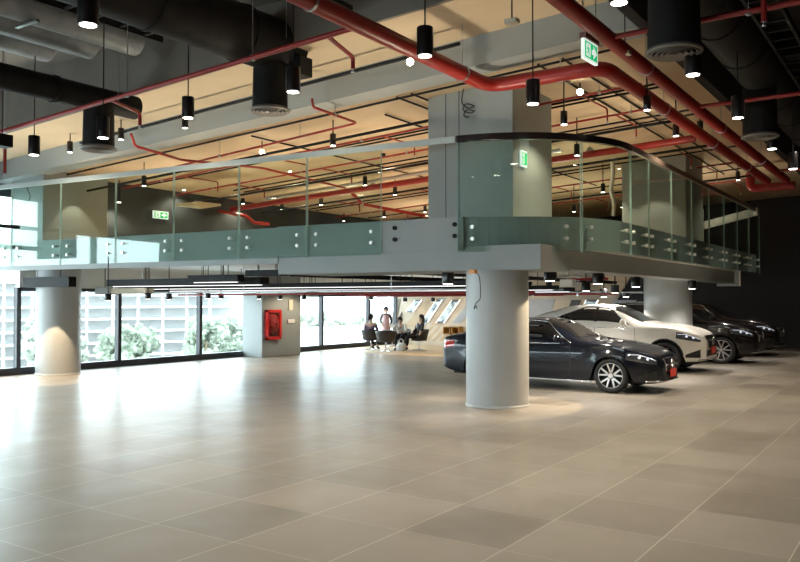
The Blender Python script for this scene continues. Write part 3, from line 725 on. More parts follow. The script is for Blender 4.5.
# bare bright bulbs aimed at the viewer
for px, py, y, t in ((262, 152, 12.0, 'glowing over the middle of the handrail'), (410, 62, 9.85, 'glowing before the grey beam at top centre'), (580, 92, 12.6, 'glowing right of the big square column')):
    p = at_y(px, py, y); h = p + (EYE - p).normalized() * -.12 + V((.05, 0, .03))
    root = empty('floodlight', p, 'bright warm spotlight turned towards the viewer, ' + t, 'spotlight', 'bright warm spotlights turned to the viewer')
    ax = (EYE - p).normalized()
    Mq = ax.to_track_quat('Z', 'Y').to_matrix()
    MB().lathe([(.05, -.2), (.055, -.18), (.06, -.02), (.056, -.01)], (0, 0, 0), 16, Mq).build('head', 'blacksatin', root)
    MB().lathe([(.052, -.012), (.052, 0)], (0, 0, 0), 16, Mq).build('lens', 'lampwarm', root)
    top = zt(p.x, 5.27 if y > 10.7 else 5.58) - p.z; b = -ax * .1
    MB().tube([b, b + V((0, 0, .1)), (b.x, b.y, top)], .012, 6).build('stem', 'black', root)

# lamps and tracks below the mezzanine
dl = empty('ceiling_downlight', (0, 0, 0), '-', 'downlight', 'black cylinder downlights under the mezzanine')
MB().lathe([(.10, 0), (.105, .01), (.105, .20), (.1, .21)], (0, 0, 0), 24).build('housing', 'blacksatin', dl)
MB().lathe([(.08, -.003), (.08, .004)], (0, 0, 0), 20).build('lens', 'lamp', dl)
MB().tube([(0, 0, .21), (0, 0, .45)], .015, 8).build('stem', 'black', dl)
lows = [(550, 281, 13.6, 'over the bonnet of the dark sedan'), (598, 284, 15.0, 'first along the side beam'), (636, 287, 17.0, 'left of the round column behind the white car'), (586, 291, 18.5, 'small one left over the white car'), (604, 297, 20.5, 'small one over the white car roof'),
        (615, 293, 20.0, 'small one right over the white car'), (626, 297, 21.6, 'beside the third round column'), (692, 289, 20, 'right of the round column behind the white car'), (448, 284, 13.6, 'left of the thick round column'),
        (549, 288, 17.2, 'behind the one over the dark sedan'), (108, 300.5, 15.6, 'right of the lone round column'), (148, 299, 17.2, 'third from the left before the windows'), (169, 299.5, 17.6, 'fourth from the left before the windows'), (208, 298.5, 19.5, 'left beside the hose cabinet column'),
        (221, 298.8, 19.5, 'nearest left of the hose cabinet column'), (259, 299, 20, 'at the corner of the hose cabinet column'), (280, 299.5, 20.5, 'above the red hose cabinet'), (304, 299.5, 22, 'right of the hose cabinet column'), (371, 299.5, 23.5, 'over the lounge left'), (375.5, 297, 24, 'second over the lounge left'), (405, 302, 24.4, 'above the lounge wall left'), (433, 302, 24.4, 'above the lounge wall right')]
for k, (px, py, D, t) in enumerate(lows):
    p = at_d(px, py, D)
    r = dl if k == 0 else copy_tree(dl, p)
    r.location = p; r['label'] = 'black cylinder downlight under the mezzanine, ' + t
    ks = 1 if k < 9 else .62
    r.scale = (ks,) * 3; hh = (2.55 - p.z) / ks
    m = MB().tube([(0, 0, .21), (0, 0, hh)], .015, 8); me = bpy.data.meshes.new('stem'); m.bm.to_mesh(me); m.bm.free(); me.materials.append(MATS['black'])
    for c in r.children:
        if c.name.startswith('stem'): c.data = me
def tray(pa, pb, w, h, label, z=None, strip=False, mt='black', name='cable_trunking'):
    a, b = V(pa), V(pb); d = (b - a).normalized(); n = V((-d.y, d.x, 0)) * w
    o = MB().slab([a - n, b - n, b + n, a + n], (0, 0, h)).build(name, mt); tag(o, label, 'cable trunking')
    L = (b - a).length; k = max(2, int(L / 2.5))
    for i in range(k):
        c = a + d * (L * (i + .5) / k)
        MB().tube([c + V((0, 0, h)), V((c.x, c.y, 2.55))], .008, 6).build('hanger', 'black', o)
    if strip:
        MB().slab([a - n * .35 + d * .1 - V((0, 0, .012)), b - n * .35 - d * .1 - V((0, 0, .012)), b + n * .35 - d * .1 - V((0, 0, .012)), a + n * .35 + d * .1 - V((0, 0, .012))], (0, 0, .011)).build('glow_strip', 'strip', o)  # emissive strip: reflections and bright gaps put into the trunking's underside
    return o
def gl(px, off): q = A + U * px_s(px) - NRM * off; return q
def front(px0, px1, off, yt, yb, w, label, strip=False):
    a, b = gl(px0, off), gl(px1, off); D = ((a + b) / 2).dot(V((FW.x, FW.y, 0)))
    z0, z1 = 1.7 + (299.8 - yb) * D / 799, 1.7 + (299.8 - yt) * D / 799
    a.z = b.z = z0; tray(a, b, w, z1 - z0, label, strip=strip)
front(18, 64, .24, 277, 287, .10, 'short black trunking in front of the lone round column')
front(84, 240, .75, 278.5, 285.5, .14, 'long black trunking hanging behind the mezzanine edge at left', True)
front(183, 233, .24, 275, 282, .10, 'black trunking with glow-painted underside left of the deep beam', True)
front(240, 276, .28, 270, 276, .12, 'short black box against the end of the deep beam')
for y, yy, x0, x1, t in ((12.6, 287.5, -17.0, -7.0, 'second row behind the mezzanine edge'), (14.2, 289.5, -17, -6.6, 'third row behind the mezzanine edge'), (15.6, 291, -17, -6.6, 'fourth row behind the mezzanine edge'), (17.0, 292.5, -16.5, -6.8, 'level with the hose cabinet column'), (20.2, 294.5, -17, -7.5, 'before the lounge')):
    D = .558 * 11.5 + .83 * y; z = 1.7 + (299.8 - yy) * D / 799
    tray((x0, y, z), (x1, y + .08, z), .13, .09, 'black trunking running left to right, ' + t, strip=True)
tray((-11.5, 13, 2.2), (-11.3, 24.5, 2.2), .12, .10, 'black trunking running back towards the lounge')
tray((-8.5, 12.6, 2.2), (-8.4, 24.5, 2.2), .10, .08, 'black trunking running back left of the thick round column')
for y, x0, x1, t in ((13.7, -16, -6.2, 'behind the deep beam'), (18.9, -16.5, -6.4, 'in front of the lounge'), (22.4, -16.5, -9.2, 'over the lounge')):
    pipe('sprinkler_pipe', [(x0, y, 1.82), (x1, y, 1.84)], .022, 'thin red pipe under the mezzanine, ' + t, hangers=[((x, y, 1.83), 2.55) for x in (x0 + 1, x1 - 1)], n=8)
pipe('sprinkler_pipe', [(-6.6, 16.4, 2.14), (-5.75, 16.4, 2.14)], .03, 'short red pipe over the dark sedan beside the thick column', n=8, hangers=[((-6.4, 16.4, 2.14), 2.56), ((-5.9, 16.4, 2.14), 2.56)])
for y, t in ((12.2, 'nearest the beam'), (15.8, 'second from the beam'), (18.1, 'third from the beam'), (21.2, 'before the lounge'), (23.4, 'over the lounge chairs')):
    o = conduit('conduit', [(-17, y, 1.86 + .02 * (y % 2)), (-6.5, y, 1.88 + .02 * (y % 2))], .02, 'steel conduit below the mezzanine, ' + t, 'steel')
    for x in (-15.5, -12.2, -8.4): MB().tube([(x, y, 1.86), (x, y, 2.56)], .007, 6).build('hanger', 'steel', o)
def fcu(px0, px1, py0, py1, D, label, mt, mt2):
    a, b = at_d(px0, py1, D), at_d(px1, py0, D)
    o = empty('fan_coil_unit', ((a.x + b.x) / 2, (a.y + b.y) / 2, a.z), label, 'fan coil unit')
    w = (V((b.x, b.y, 0)) - V((a.x, a.y, 0))).length / 2; h = b.z - a.z
    M_ = Matrix.Rotation(math.atan2(b.y - a.y, b.x - a.x), 4, 'Z')
    MB().box((-w, -.3, 0), (-w * .4, .3, h), M_).build('connection_box', mt, o, bevel=.01)
    MB().box((-w * .4, -.28, .02), (w, .28, h - .02), M_).build('casing', mt2, o, bevel=.01)
    for x in (-w * .8, w * .8): MB().tube([M_ @ V((x, 0, h)), M_ @ V((x, 0, 2.55 - a.z))], .01, 6).build('hanger', 'black', o)
fcu(100, 150, 287.5, 294.5, 17.5, 'grey and beige air handling box right of the lone round column', 'greypaint', 'cream')
fcu(308, 346, 292, 297, 19.5, 'grey and black air handling box over the gap right of the hose cabinet', 'greypaint', 'black')
p = at_d(568, 283, 15.4); tag(MB().box((p.x - .13, p.y - .1, p.z - .07), (p.x + .13, p.y + .1, p.z + .07)).build('junction_box', 'white', bevel=.01), 'white box under the mezzanine over the dark sedan', 'junction box')
MB().tube([(p.x, p.y, p.z), (p.x, p.y, 2.55)], .012, 6).build('hanger', 'steel', bpy.data.objects['junction_box'])

# ------------------------------------------------------------------ signs, wires, small boxes
def man_pts():   # running figure, unit square
    return [[(.30, .86), (.42, .92), (.50, .84), (.42, .76)], [(.28, .72), (.46, .74), (.56, .48), (.40, .42)], [(.40, .44), (.56, .50), (.62, .30), (.50, .28)], [(.50, .30), (.62, .32), (.60, .08), (.50, .08)],
            [(.40, .46), (.48, .42), (.30, .22), (.14, .20), (.14, .27), (.28, .29)], [(.46, .72), (.54, .66), (.70, .56), (.67, .50), (.48, .58)], [(.30, .72), (.22, .68), (.12, .52), (.18, .48), (.30, .60)]]
def exit_sign(c, right, up, w, h, label, arrow=True, body=True, hang=None):
    right, up = V(right).normalized(), V(up); n = right.cross(up).normalized(); c = V(c)
    root = empty('exit_sign', c, label, 'exit sign')
    def P(u, v, k): return right * (u * w) + up * (v * h) + n * k
    def q(pts, k, th, name, mt): return MB().slab([P(u, v, k) for u, v in pts], n * th).build(name, mt, root)
    q([(-.5, -.5), (.5, -.5), (.5, .5), (-.5, .5)], -.02, .04, 'panel', 'signwhite')
    q([(-.44, -.40), (.44, -.40), (.44, .40), (-.44, .40)], .02, .003, 'green_field', 'signgreen')
    m = MB()
    # doorway block with the running figure cut in green
    m.slab([P(u, v, .023) for u, v in ((-.36, -.32), (-.06, -.32), (-.06, .32), (-.36, .32))], n * .002)
    m.build('doorway_symbol', 'signwhite', root)
    m = MB()
    for pl in man_pts(): m.slab([P(-.37 + .34 * x, -.34 + .66 * y, .025) for x, y in pl], n * .002)
    m.build('running_figure', 'signgreen', root)
    if arrow:
        m = MB(); m.slab([P(u, v, .023) for u, v in ((.04, -.12), (.20, -.12), (.20, .12), (.04, .12))], n * .002)
        m.slab([P(u, v, .023) for u, v in ((.16, -.34), (.40, 0), (.16, .34), (.16, .2), (.22, .0), (.16, -.2))], n * .002); m.build('arrow', 'signwhite', root)
    if body:
        m = MB(); m.slab([P(-.5, .5, -.04), P(.5, .5, -.04), P(.5, .78, -.04), P(-.5, .78, -.04)], n * .08); m.build('casing', 'signbody', root)
    if hang:
        for u in (-.46, .46):
            p = P(u, .78, 0); k = 0; m = MB(); z = p.z
            while z < hang - c.z and k < 40: m.tube([(p.x, p.y, z), (p.x, p.y, z + .03)], .011 if k % 2 else .007, 6, True); z += .03; k += 1
            m.build('chain', 'steel', root)
    return root
p = at_d(589.5, 52, 9.6)
exit_sign(p, (.05, 1, 0), (0, 0, 1), .40, .24, 'green and white hanging exit sign with arrow below the right red main', hang=5.6)
p = at_x(160.5, 215, WX + .04)
exit_sign(p, (0, 1, 0), (0, 0, 1), .50, .20, 'green exit sign with arrow on the dark upper wall behind the glass', body=False)
p = at_x(523.5, 159, BX1 + .03)
exit_sign(p, (0, 1, 0), (0, 0, 1), .20, .26, 'small green exit sign on the side of the big square column', arrow=False, body=False)
def wire(pts, r, label, mt='cable'):
    c = []
    P = [V(p) for p in pts]
    for i in range(len(P) - 1):
        p0, p1, p2, p3 = P[max(i - 1, 0)], P[i], P[i + 1], P[min(i + 2, len(P) - 1)]
        for k in range(6):
            t = k / 6; c.append(.5 * ((2 * p1) + (p2 - p0) * t + (2 * p0 - 5 * p1 + 4 * p2 - p3) * t * t + (3 * p1 - p0 - 3 * p2 + p3) * t ** 3))
    c.append(P[-1]); return tag(MB().tube(c, r, 6).build('loose_wire', mt), label, 'wire')
def wy(l, y, z=0): return [at_y(px, py, y - (i % 2) * .03) for i, (px, py) in enumerate(l)]
wire(wy([(466, 80), (463, 92), (462, 103), (468, 108), (474, 106), (466, 104), (463, 110), (470, 113), (474, 111), (466, 110), (464, 116), (469, 117)], 11.69), .010, 'black curly loose wire hanging on the big square column')
wire(wy([(24, 182), (28, 190), (30, 198), (24, 204), (20, 203)], 10.56), .010, 'thin loose wire on the left square column')
wire([at_d(474, 272, 12.5), at_d(479, 276, 12.5), at_d(480.5, 290, 12.5), at_d(480, 299, 12.5), at_d(476, 303, 12.5), at_d(474, 309, 12.45), at_d(476, 306, 12.45), at_d(477, 309, 12.45)], .007, 'thin loose wire dangling down the thick round column')
p = at_d(473, 271.5, 12.4); p.z = 2.137; tag(MB().box((p.x - .05, p.y - .05, p.z - .03), (p.x + .05, p.y + .05, p.z + .03)).build('junction_box', 'amber'), 'small orange junction box at the top of the thick round column', 'junction box')
wire([at_y(612, 158, 18.5), at_y(613, 175, 18.5), at_y(611, 190, 18.5), at_y(614, 203, 18.5), at_y(613, 216, 18.5)], .05, 'white wrapped cable hanging left of the cream square column', 'whitecable')
for px, py, D, t in ((512, 22, 8.3, 'at top centre left of the exit sign'), (625, 54, 10.2, 'between the right red main and the beige ceiling')):
    p = at_d(px, py, D); top = 6.2 if p.y < 8.95 or p.x > -3.1 else zt(p.x, 5.3)
    o = MB().box((p.x - .07, p.y - .05, p.z - .02), (p.x + .07, p.y + .05, p.z + .03)).build('smoke_detector', 'cream', bevel=.01); tag(o, 'small cream detector box hanging ' + t, 'detector')
    MB().tube([(p.x, p.y, p.z), (p.x, p.y, top)], .008, 6).build('hanger', 'black', o)
# square ceiling panel and pale beam on the mezzanine
tag(MB().slab([at_y(176, 206, 13.3), at_y(200, 203.5, 13.9), at_y(221, 206, 13.9), at_y(200, 209, 13.2)], (0, 0, .05)).build('ceiling_panel', 'cream'), 'pale flat panel hanging in front of the dark upper wall', 'panel')
a, b = at_y(704, 229, 24.6), at_y(757, 215, 24.6)
o = MB().slab([a, b, b + V((0, 0, .22)), a + V((0, 0, .22))], (0, .15, 0)).build('stair_stringer', 'white'); tag(o, 'white sloping stair edge seen through the far right glass', 'stair')
a = at_y(698, 238, 24.2); m = MB().box((a.x - .12, a.y, 3.0), (a.x + .12, a.y + .2, 4.35)); tag(m.build('white_post', 'soffit'), 'pale upright post at the foot of the sloping stair edge', 'post')

#@@PART3

# ------------------------------------------------------------------ cars
def interp(tab):
    xs = [a for a, b in tab]; ys = [b for a, b in tab]; n = len(xs)
    dl_ = [(ys[i + 1] - ys[i]) / (xs[i + 1] - xs[i]) for i in range(n - 1)]
    m = [dl_[0]] + [0 if dl_[i - 1] * dl_[i] <= 0 else 2 * dl_[i - 1] * dl_[i] / (dl_[i - 1] + dl_[i]) for i in range(1, n - 1)] + [dl_[-1]]
    def f(x):
        x = min(max(x, xs[0]), xs[-1]); i = 0
        while i < n - 2 and x > xs[i + 1]: i += 1
        h = xs[i + 1] - xs[i]; t = (x - xs[i]) / h
        return (2 * t ** 3 - 3 * t * t + 1) * ys[i] + (t ** 3 - 2 * t * t + t) * h * m[i] + (-2 * t ** 3 + 3 * t * t) * ys[i + 1] + (t ** 3 - t * t) * h * m[i + 1]
    return f
EXPO = 4.0
class Car:
    def __init__(s, spec):
        s.__dict__.update(spec)
        s.zc, s.zs, s.ws, s.zl0 = interp(s.top), interp(s.belt), interp(s.half), interp(s.low)
    def zl(s, x):
        z = s.zl0(x)
        for xa in (s.xr, s.xf):
            d = abs(x - xa)
            if d < s.ra: z = max(z, s.r + math.sqrt(s.ra ** 2 - d * d))
        return min(z, s.zs(x) - .04)
    def yside(s, x, z):
        w = s.ws(x); v = (z - .2) / max(.1, s.zs(x) - .2); v = min(max(v, 0), 1)
        y = w * (1 + .030 * math.sin(PI * min(1, v * 1.05)) - .045 * (1 - v) ** 3)
        y += .012 * math.exp(-((v - .80) / .07) ** 2) - .010 * math.exp(-((v - .42) / .12) ** 2) * (s.xr + .3 < x < s.xf - .3)
        for xa in (s.xr, s.xf):
            d = math.hypot(x - xa, z - s.r)
            if d < s.ra + .16 and z > .2: y += .018 * (1 - max(0, d - s.ra) / .16)
        return y
    def yup(s, x, z):
        q = min(max((z - s.zs(x)) / max(.02, s.zc(x) - s.zs(x)), 0), 1)
        w = s.yside(x, s.zs(x)); h = s.zc(x) - s.zs(x); cab = min(1, max(0, (h - .06) / .2))
        base = w * (1 - .06 * cab * min(1, q * 8))
        return base * (1 - s.tumble * cab * q) * (1 - q ** EXPO) ** (1 / EXPO)
    def pt(s, x, t):   # t 0..1 side, 1..2 up to the centre line; right side (-y)
        if t <= 1:
            a, b = s.zl(x), s.zs(x); z = a + (b - a) * t; return V((x, -s.yside(x, z), z))
        th = (t - 1) * PI / 2; q = math.sin(th) ** (2 / EXPO) if th < PI / 2 - 1e-6 else 1
        z = s.zs(x) + (s.zc(x) - s.zs(x)) * q; h = s.zc(x) - s.zs(x); cab = min(1, max(0, (h - .06) / .2))
        w = s.yside(x, s.zs(x)); base = w * (1 - .06 * cab * min(1, q * 8))
        y = base * (1 - s.tumble * cab * q) * (max(0, math.cos(th)) ** (2 / EXPO))
        if t >= 2: y = 0
        return V((x, -y, z))
    def xs(s):
        L = s.L; a = set()
        for i in range(61): a.add(round(L * i / 60, 4))
        for i in range(13): a.add(round(L - .32 * (1 - math.cos(PI / 2 * i / 12)) if False else L - .35 * (i / 12) ** 2, 4)); a.add(round(.3 * (i / 12) ** 2, 4))
        for xa in (s.xr, s.xf):
            for i in range(25):
                a.add(round(xa - s.ra * math.cos(PI * i / 24), 4))
        b = sorted(a); out = [b[0]]
        for x in b[1:]:
            if x - out[-1] > .006: out.append(x)
        return out
    def body(s):
        m = MB(); X = s.xs(); T = [i / 12 for i in range(13)] + [1 + i / 14 for i in range(1, 15)]
        rows = []
        for x in X:
            half = [s.pt(x, t) for t in T]
            lip = V((x, half[0].y * .9, half[0].z + .005))
            row = [lip] + half; row = row + [V((p.x, -p.y, p.z)) for p in reversed(row[:-1])]
            rows.append([m.bm.verts.new(p) for p in row])
        for a, b in zip(rows, rows[1:]):
            for j in range(len(a) - 1): m.face([a[j], b[j], b[j + 1], a[j + 1]], True)
        m.face(rows[0]); m.face(rows[-1][::-1])
        bmesh.ops.remove_doubles(m.bm, verts=m.bm.verts, dist=.0005)
        return m
    def nrm(s, fn, a, b, e=.004):
        p = fn(a, b); u = fn(a + e, b) - p; v = fn(a, b + e) - p
        n = u.cross(v)
        if n.length < 1e-12: return V((0, -1, 0))
        n.normalize()
        return n
    def side_patch(s, m, x0, x1, zlo, zhi, off=.004, nu=20, nv=6, mirror=False):
        """patch on the flank or greenhouse between two height curves"""
        def base(x, z): return V((x, -(s.yside(x, z) if z <= s.zs(x) else s.yup(x, z)), z))
        def fn(u, v):
            x = x0 + (x1 - x0) * u; z = zlo(x) + (zhi(x) - zlo(x)) * v
            p = base(x, z); p.y -= off; p.z += off * .35
            if mirror: p.y = -p.y
            return p
        m.grid(fn, nu, nv); return m
    def top_patch(s, m, x0, x1, f0, off=.006, nu=14, nv=14):
        """patch across the car centre, half width fraction f0 of the local roof curve"""
        th0 = math.acos(min(1, f0 ** (EXPO / 2)))
        def fn(u, v):
            x = x0 + (x1 - x0) * u; k = abs(v - .5) * 2
            t = 1 + (th0 + (PI / 2 - th0) * (1 - k)) / (PI / 2)
            p = s.pt(x, t); 
            if v > .5: p.y = -p.y
            p.z += off; p.x += off * s.dirx(x); return p
        m.grid(fn, nu, nv); return m
    def dirx(s, x): return 1 if s.zc(x + .05) < s.zc(x - .05) else -1

def make_wheel(r, w, parent, x, y, side, rimmat):
    Mx = Matrix.Rotation(R(90) * side, 3, 'X')      # lathe axis z -> outward
    wm = MB().lathe([(r * .72, -w / 2), (r * .96, -w / 2), (r, -w * .3), (r, w * .3), (r * .96, w / 2), (r * .74, w / 2 + .004), (r * .72, w * .42)], (0, 0, 0), 44, Mx, cap=False)
    t = wm.build('wheel', 'rubber', parent); t.location = (x, y, r)
    MB().lathe([(r * .70, -w * .4), (r * .735, w * .45), (r * .70, w * .45), (r * .66, w * .1), (.02, w * .05)], (0, 0, 0), 40, Mx, cap=False).build('rim_barrel', 'darkalloy', t)
    m = MB(); m.lathe([(r * .695, w * .44), (r * .735, w * .46), (r * .735, w * .47), (r * .695, w * .47)], (0, 0, 0), 44, Mx, cap=False)
    for k in range(5):
        for s in (-1, 1):
            a = 2 * PI * k / 5 + .3; b0, b1 = a + s * .10, a + s * .30
            def P(rr, an, z): return Mx @ V((rr * math.cos(an), rr * math.sin(an), z))
            h = .017
            q = []
            for rr, an, hh, zz in ((.055, b0, .018, w * .38), (r * .70, b1, .013, w * .455)):
                tv = V((-math.sin(an), math.cos(an), 0)) * hh
                c = V((rr * math.cos(an), rr * math.sin(an), 0))
                q.append((c - tv, c + tv, zz))
            quad = [V((*q[0][0].xy, q[0][2])), V((*q[1][0].xy, q[1][2])), V((*q[1][1].xy, q[1][2])), V((*q[0][1].xy, q[0][2]))]
            m.slab([Mx @ p for p in quad], Mx @ V((0, 0, -.03)))
    m.build('rim_spokes', rimmat, t)
    MB().lathe([(.06, w * .33), (.06, w * .41), (.045, w * .43), (.0, w * .435)][:3], (0, 0, 0), 20, Mx).build('hub_cap', 'darkalloy', t)
    MB().lathe([(.05, w * .425), (.045, w * .44)], (0, 0, 0), 20, Mx).tube([Mx @ V((.0, 0, w * .445)), Mx @ V((0, .001, w * .446))], .02, 6).build('hub_badge', 'alloy', t)
    return t

def star_badge(parent, c, r):       # ring with a three-armed star on the grille
    m = MB(); m.tube([V(c) + V((0, math.cos(2 * PI * i / 28) * r, math.sin(2 * PI * i / 28) * r)) for i in range(28)], r * .10, 6, False, True)
    for k in range(3):
        a = PI / 2 + 2 * PI * k / 3; m.tube([V(c), V(c) + V((.0, math.cos(a) * r, math.sin(a) * r))], [r * .17, r * .05], 6)
    return m.build('grille_badge', 'chrome', parent)

def make_car(spec, loc, label, cat='car'):
    s = Car(spec); root = empty('car', loc, label, cat)
    s.body().build('body', spec['paint'], root)
    L, r, ra = s.L, s.r, s.ra
    # underbody and wheel housings
    m = MB(); m.box((.25, -.60, .19), (L - .25, .60, .52)); m.box((s.xr - .6, -.6, .3), (s.xf + .55, .6, .68)); m.build('underbody', 'rubber', root)
    for xa in (s.xr, s.xf):
        for sd in (-1, 1):
            m = MB(); pr = []
            for i in range(17):
                a = PI * i / 16; x, z = xa - (ra + .01) * math.cos(a), r + (ra + .01) * math.sin(a)
                w = s.yside(x, z) - .03; pr.append((m.bm.verts.new((x, sd * .55, z)), m.bm.verts.new((x, sd * w, z))))
            for a, b in zip(pr, pr[1:]): m.face([a[0], a[1], b[1], b[0]], True)
            m.build('wheel_housing', 'rubber', root)
    for xa in (s.xr, s.xf):
        for sd in (-1, 1):
            make_wheel(r, .23, root, xa, sd * (s.ws(xa) - .105), 1 if sd < 0 else -1, spec['rim'])
    # glass
    x0, x1 = spec['win']
    lo = lambda x: s.zs(x) + .025
    def hi(x):
        e = min(1, max(0, (x - x0) / spec['winrear'])) ** .6; f = min(1, max(0, (x1 - x) / spec['winfront'])) ** .75
        return lo(x) + max(.006, (s.zs(x) + spec['wintop'] * (s.zc(x) - s.zs(x)) - lo(x))) * min(e, f)
    for mir in (False, True):
        s.side_patch(MB(), x0, x1, lo, hi, .005, 44, 6, mir).build('side_window', 'carglass', root)
        if not mir or True:
            n = 40; P = []
            for i in range(n + 1): x = x0 + (x1 - x0) * i / n; P.append((x, hi(x)))
            for i in range(n, -1, -1): x = x0 + (x1 - x0) * i / n; P.append((x, lo(x)))
            pts = []
            for x, z in P:
                y = s.yup(x, z); pts.append(V((x, (y + .008) * (1 if mir else -1), z)))
            MB().tube(pts, .010, 5, False, True).build('window_trim', 'chrome', root)
        for xb in spec['pillars']:
            s.side_patch(MB(), xb - .035, xb + .035, lo, hi, .009, 2, 6, mir).build('door_pillar', 'blacksatin', root)
    s.top_patch(MB(), *spec['wind'], .84, .006).build('windshield', 'carglass', root)
    s.top_patch(MB(), *spec['rearwin'], .80, .006).build('rear_window', 'carglass', root)
    # lamps
    hx0, hx1, hz0, hz1 = spec['head']
    def hlo(x): return hz0 + (hz1 - hz0) * .42 * (1 - (x - hx0) / (hx1 - hx0)) ** 1.0
    def hhi(x): return min(hz1, s.zs(x) + .03) - .0 + 0 * x
    for mir in (False, True):
        s.side_patch(MB(), hx0, hx1, hlo, lambda x: max(hlo(x) + .012, min(hz1 + .02 * (x < hx0 + .2), s.zs(x) - .006)), .006, 16, 5, mir).build('headlight', 'headglass', root)
        m = MB()
        for f, g, rr in ((.45, .55, .030), (.72, .5, .028)):
            x = hx0 + (hx1 - hx0) * f; z = hlo(x) + (hhi(x) - hlo(x)) * g; m.ball((x, (s.yside(x, z) + .001) * (1 if mir else -1), z), rr, None, 2)
        m.build('headlight_projector', 'headbulb', root)
        P = [(hx0 + .03 + (hx1 - hx0 - .05) * i / 12) for i in range(13)]
        MB().tube([V((x, (s.yside(x, hhi(x) - .02) + .012) * (1 if mir else -1), max(hlo(x), min(hz1, s.zs(x)) - .02))) for x in P], .007, 5).build('daytime_lamp', 'headbulb', root)
        tx0, tx1, tz0, tz1 = spec['tail']
        s.side_patch(MB(), tx0, tx1, lambda x: tz0 + (tz1 - tz0) * .3 * (x - tx0) / (tx1 - tx0), lambda x: min(tz1, s.zs(x) - .002), .006, 10, 5, mir).build('taillight', 'taillight', root)
        # door seams, handles, sill, bumper intake
        for xd in spec['seams']:
            z0, z1 = s.zl0(xd) + .10, s.zs(xd) + .01
            MB().tube([V((xd + .03 * math.sin(3 * k / 12), (s.yside(xd, z0 + (z1 - z0) * k / 12) + .001) * (1 if mir else -1), z0 + (z1 - z0) * k / 12)) for k in range(13)], .005, 5).build('door_seam', 'rubber', root)
        for xd in spec['handles']:
            z = s.zs(xd) - .09; y = s.yside(xd, z) + .022
            MB().tube([V((xd - .10, (y - .02) * (1 if mir else -1), z)), V((xd - .07, y * (1 if mir else -1), z)), V((xd + .07, y * (1 if mir else -1), z + .004)), V((xd + .10, (y - .02) * (1 if mir else -1), z + .004))], .013, 8).build('door_handle', spec['handlemat'], root)
        z = .235
        MB().tube([V((x, (s.yside(x, z) + .006) * (1 if mir else -1), s.zl0(x) + .012)) for x in [s.xr + ra + .02 + (s.xf - s.xr - 2 * ra - .04) * k / 10 for k in range(11)]], .014, 6).build('sill_trim', 'chrome', root)
        ix0, ix1, iz0, iz1 = spec['intake']
        s.side_patch(MB(), ix0, ix1, lambda x: iz0, lambda x: iz0 + (iz1 - iz0) * (.35 + .65 * (x - ix0) / (ix1 - ix0)), .006, 10, 4, mir).build('side_intake', 'rubber', root)
        # mirror
        xm, zm = spec['mirror']; y = s.yup(xm, s.zs(xm) + .05)
        m = MB(); sg = 1 if mir else -1
        m.ball((xm, sg * (y + .17), zm), (.075, .11, .072)); m.tube([(xm + .02, sg * (y - .02), zm - .07), (xm, sg * (y + .10), zm - .03)], .028, 8)
        mo = m.build('wing_mirror', spec['paint'], root)
        MB().tube([(xm + .055, sg * (y + .08), zm + .01), (xm + .062, sg * (y + .17), zm + .012), (xm + .04, sg * (y + .25), zm + .01)], .010, 6).build('turn_lamp', 'chrome' if spec['paint'] != 'carwhite' else 'white', mo)
        # wheel-arch moulding
        for xa in (s.xr, s.xf):
            pts = []
            for i in range(21):
                a = R(8) + (PI - R(16)) * i / 20; x, z = xa - ra * math.cos(a), r + ra * math.sin(a); pts.append(V((x, sg * (s.yside(x, z) + .001), z)))
            MB().tube(pts, spec['archw'], 6).build('arch_trim', spec['archmat'], root)
        if spec.get('rails'):
            MB().tube([V((x, sg * (s.yup(x, s.zs(x) + .90 * (s.zc(x) - s.zs(x))) - .01), s.zs(x) + .90 * (s.zc(x) - s.zs(x)) + (.05 if 0 < k < 14 else -.01))) for k, x in enumerate([spec['rails'][0] + (spec['rails'][1] - spec['rails'][0]) * k / 14 for k in range(15)])], .014, 8).build('roof_rail', 'chrome', root)
    # front: grille, badge, plate, lip
    gw, gz0, gz1 = spec['grille']
    def nose(y, z):      # foremost x of the skin at this y, z
        lo_, hi_ = s.xf + .3, L
        for _ in range(26):
            mid = (lo_ + hi_) / 2
            inside = z <= s.zc(mid) and abs(y) <= (s.yside(mid, z) if z <= s.zs(mid) else s.yup(mid, z))
            if inside: lo_ = mid
            else: hi_ = mid
        return lo_
    def front_patch(name, mt, y0, y1, z0, z1, off=.012, taper=0, nu=14, nv=6):
        def fn(u, v):
            z = z0 + (z1 - z0) * v; k = 1 - taper * (1 - v); c = (y0 + y1) / 2; y = c + (y0 + (y1 - y0) * u - c) * k
            return V((nose(y, z) + off, y, z))
        mb_ = MB(); mb_.grid(fn, nu, nv); return mb_, name, mt
    for mb, nm, mt in (front_patch('grille', 'grille', -gw, gw, gz0, gz1, .010, .12),):
        go = mb.build(nm, mt, root)
        m = MB(); n = 10
        pts = [(-gw * .88, gz0), (-gw, gz1), (gw, gz1), (gw * .88, gz0)]
        P = []
        for (ya, za), (yb2, zb) in zip(pts, pts[1:] + pts[:1]):
            for k in range(8): P.append((ya + (yb2 - ya) * k / 8, za + (zb - za) * k / 8))
        m.tube([V((nose(y, z) + .014, y, z)) for y, z in P], .009, 6, False, True)
        zz = (gz0 + gz1) / 2
        m.tube([V((nose(y, zz) + .022, y, zz)) for y in [-gw * .9 + gw * 1.8 * k / 12 for k in range(13)]], .013, 6)
        m.build('grille_frame', 'chrome', go)
        star_badge(go, (nose(0, zz) + .04, 0, zz), .088)
    mb, nm, mt = front_patch('lower_intake', 'rubber', -gw * 1.05, gw * 1.05, gz0 - .19, gz0 - .05, .008, -.1); mb.build(nm, mt, root)
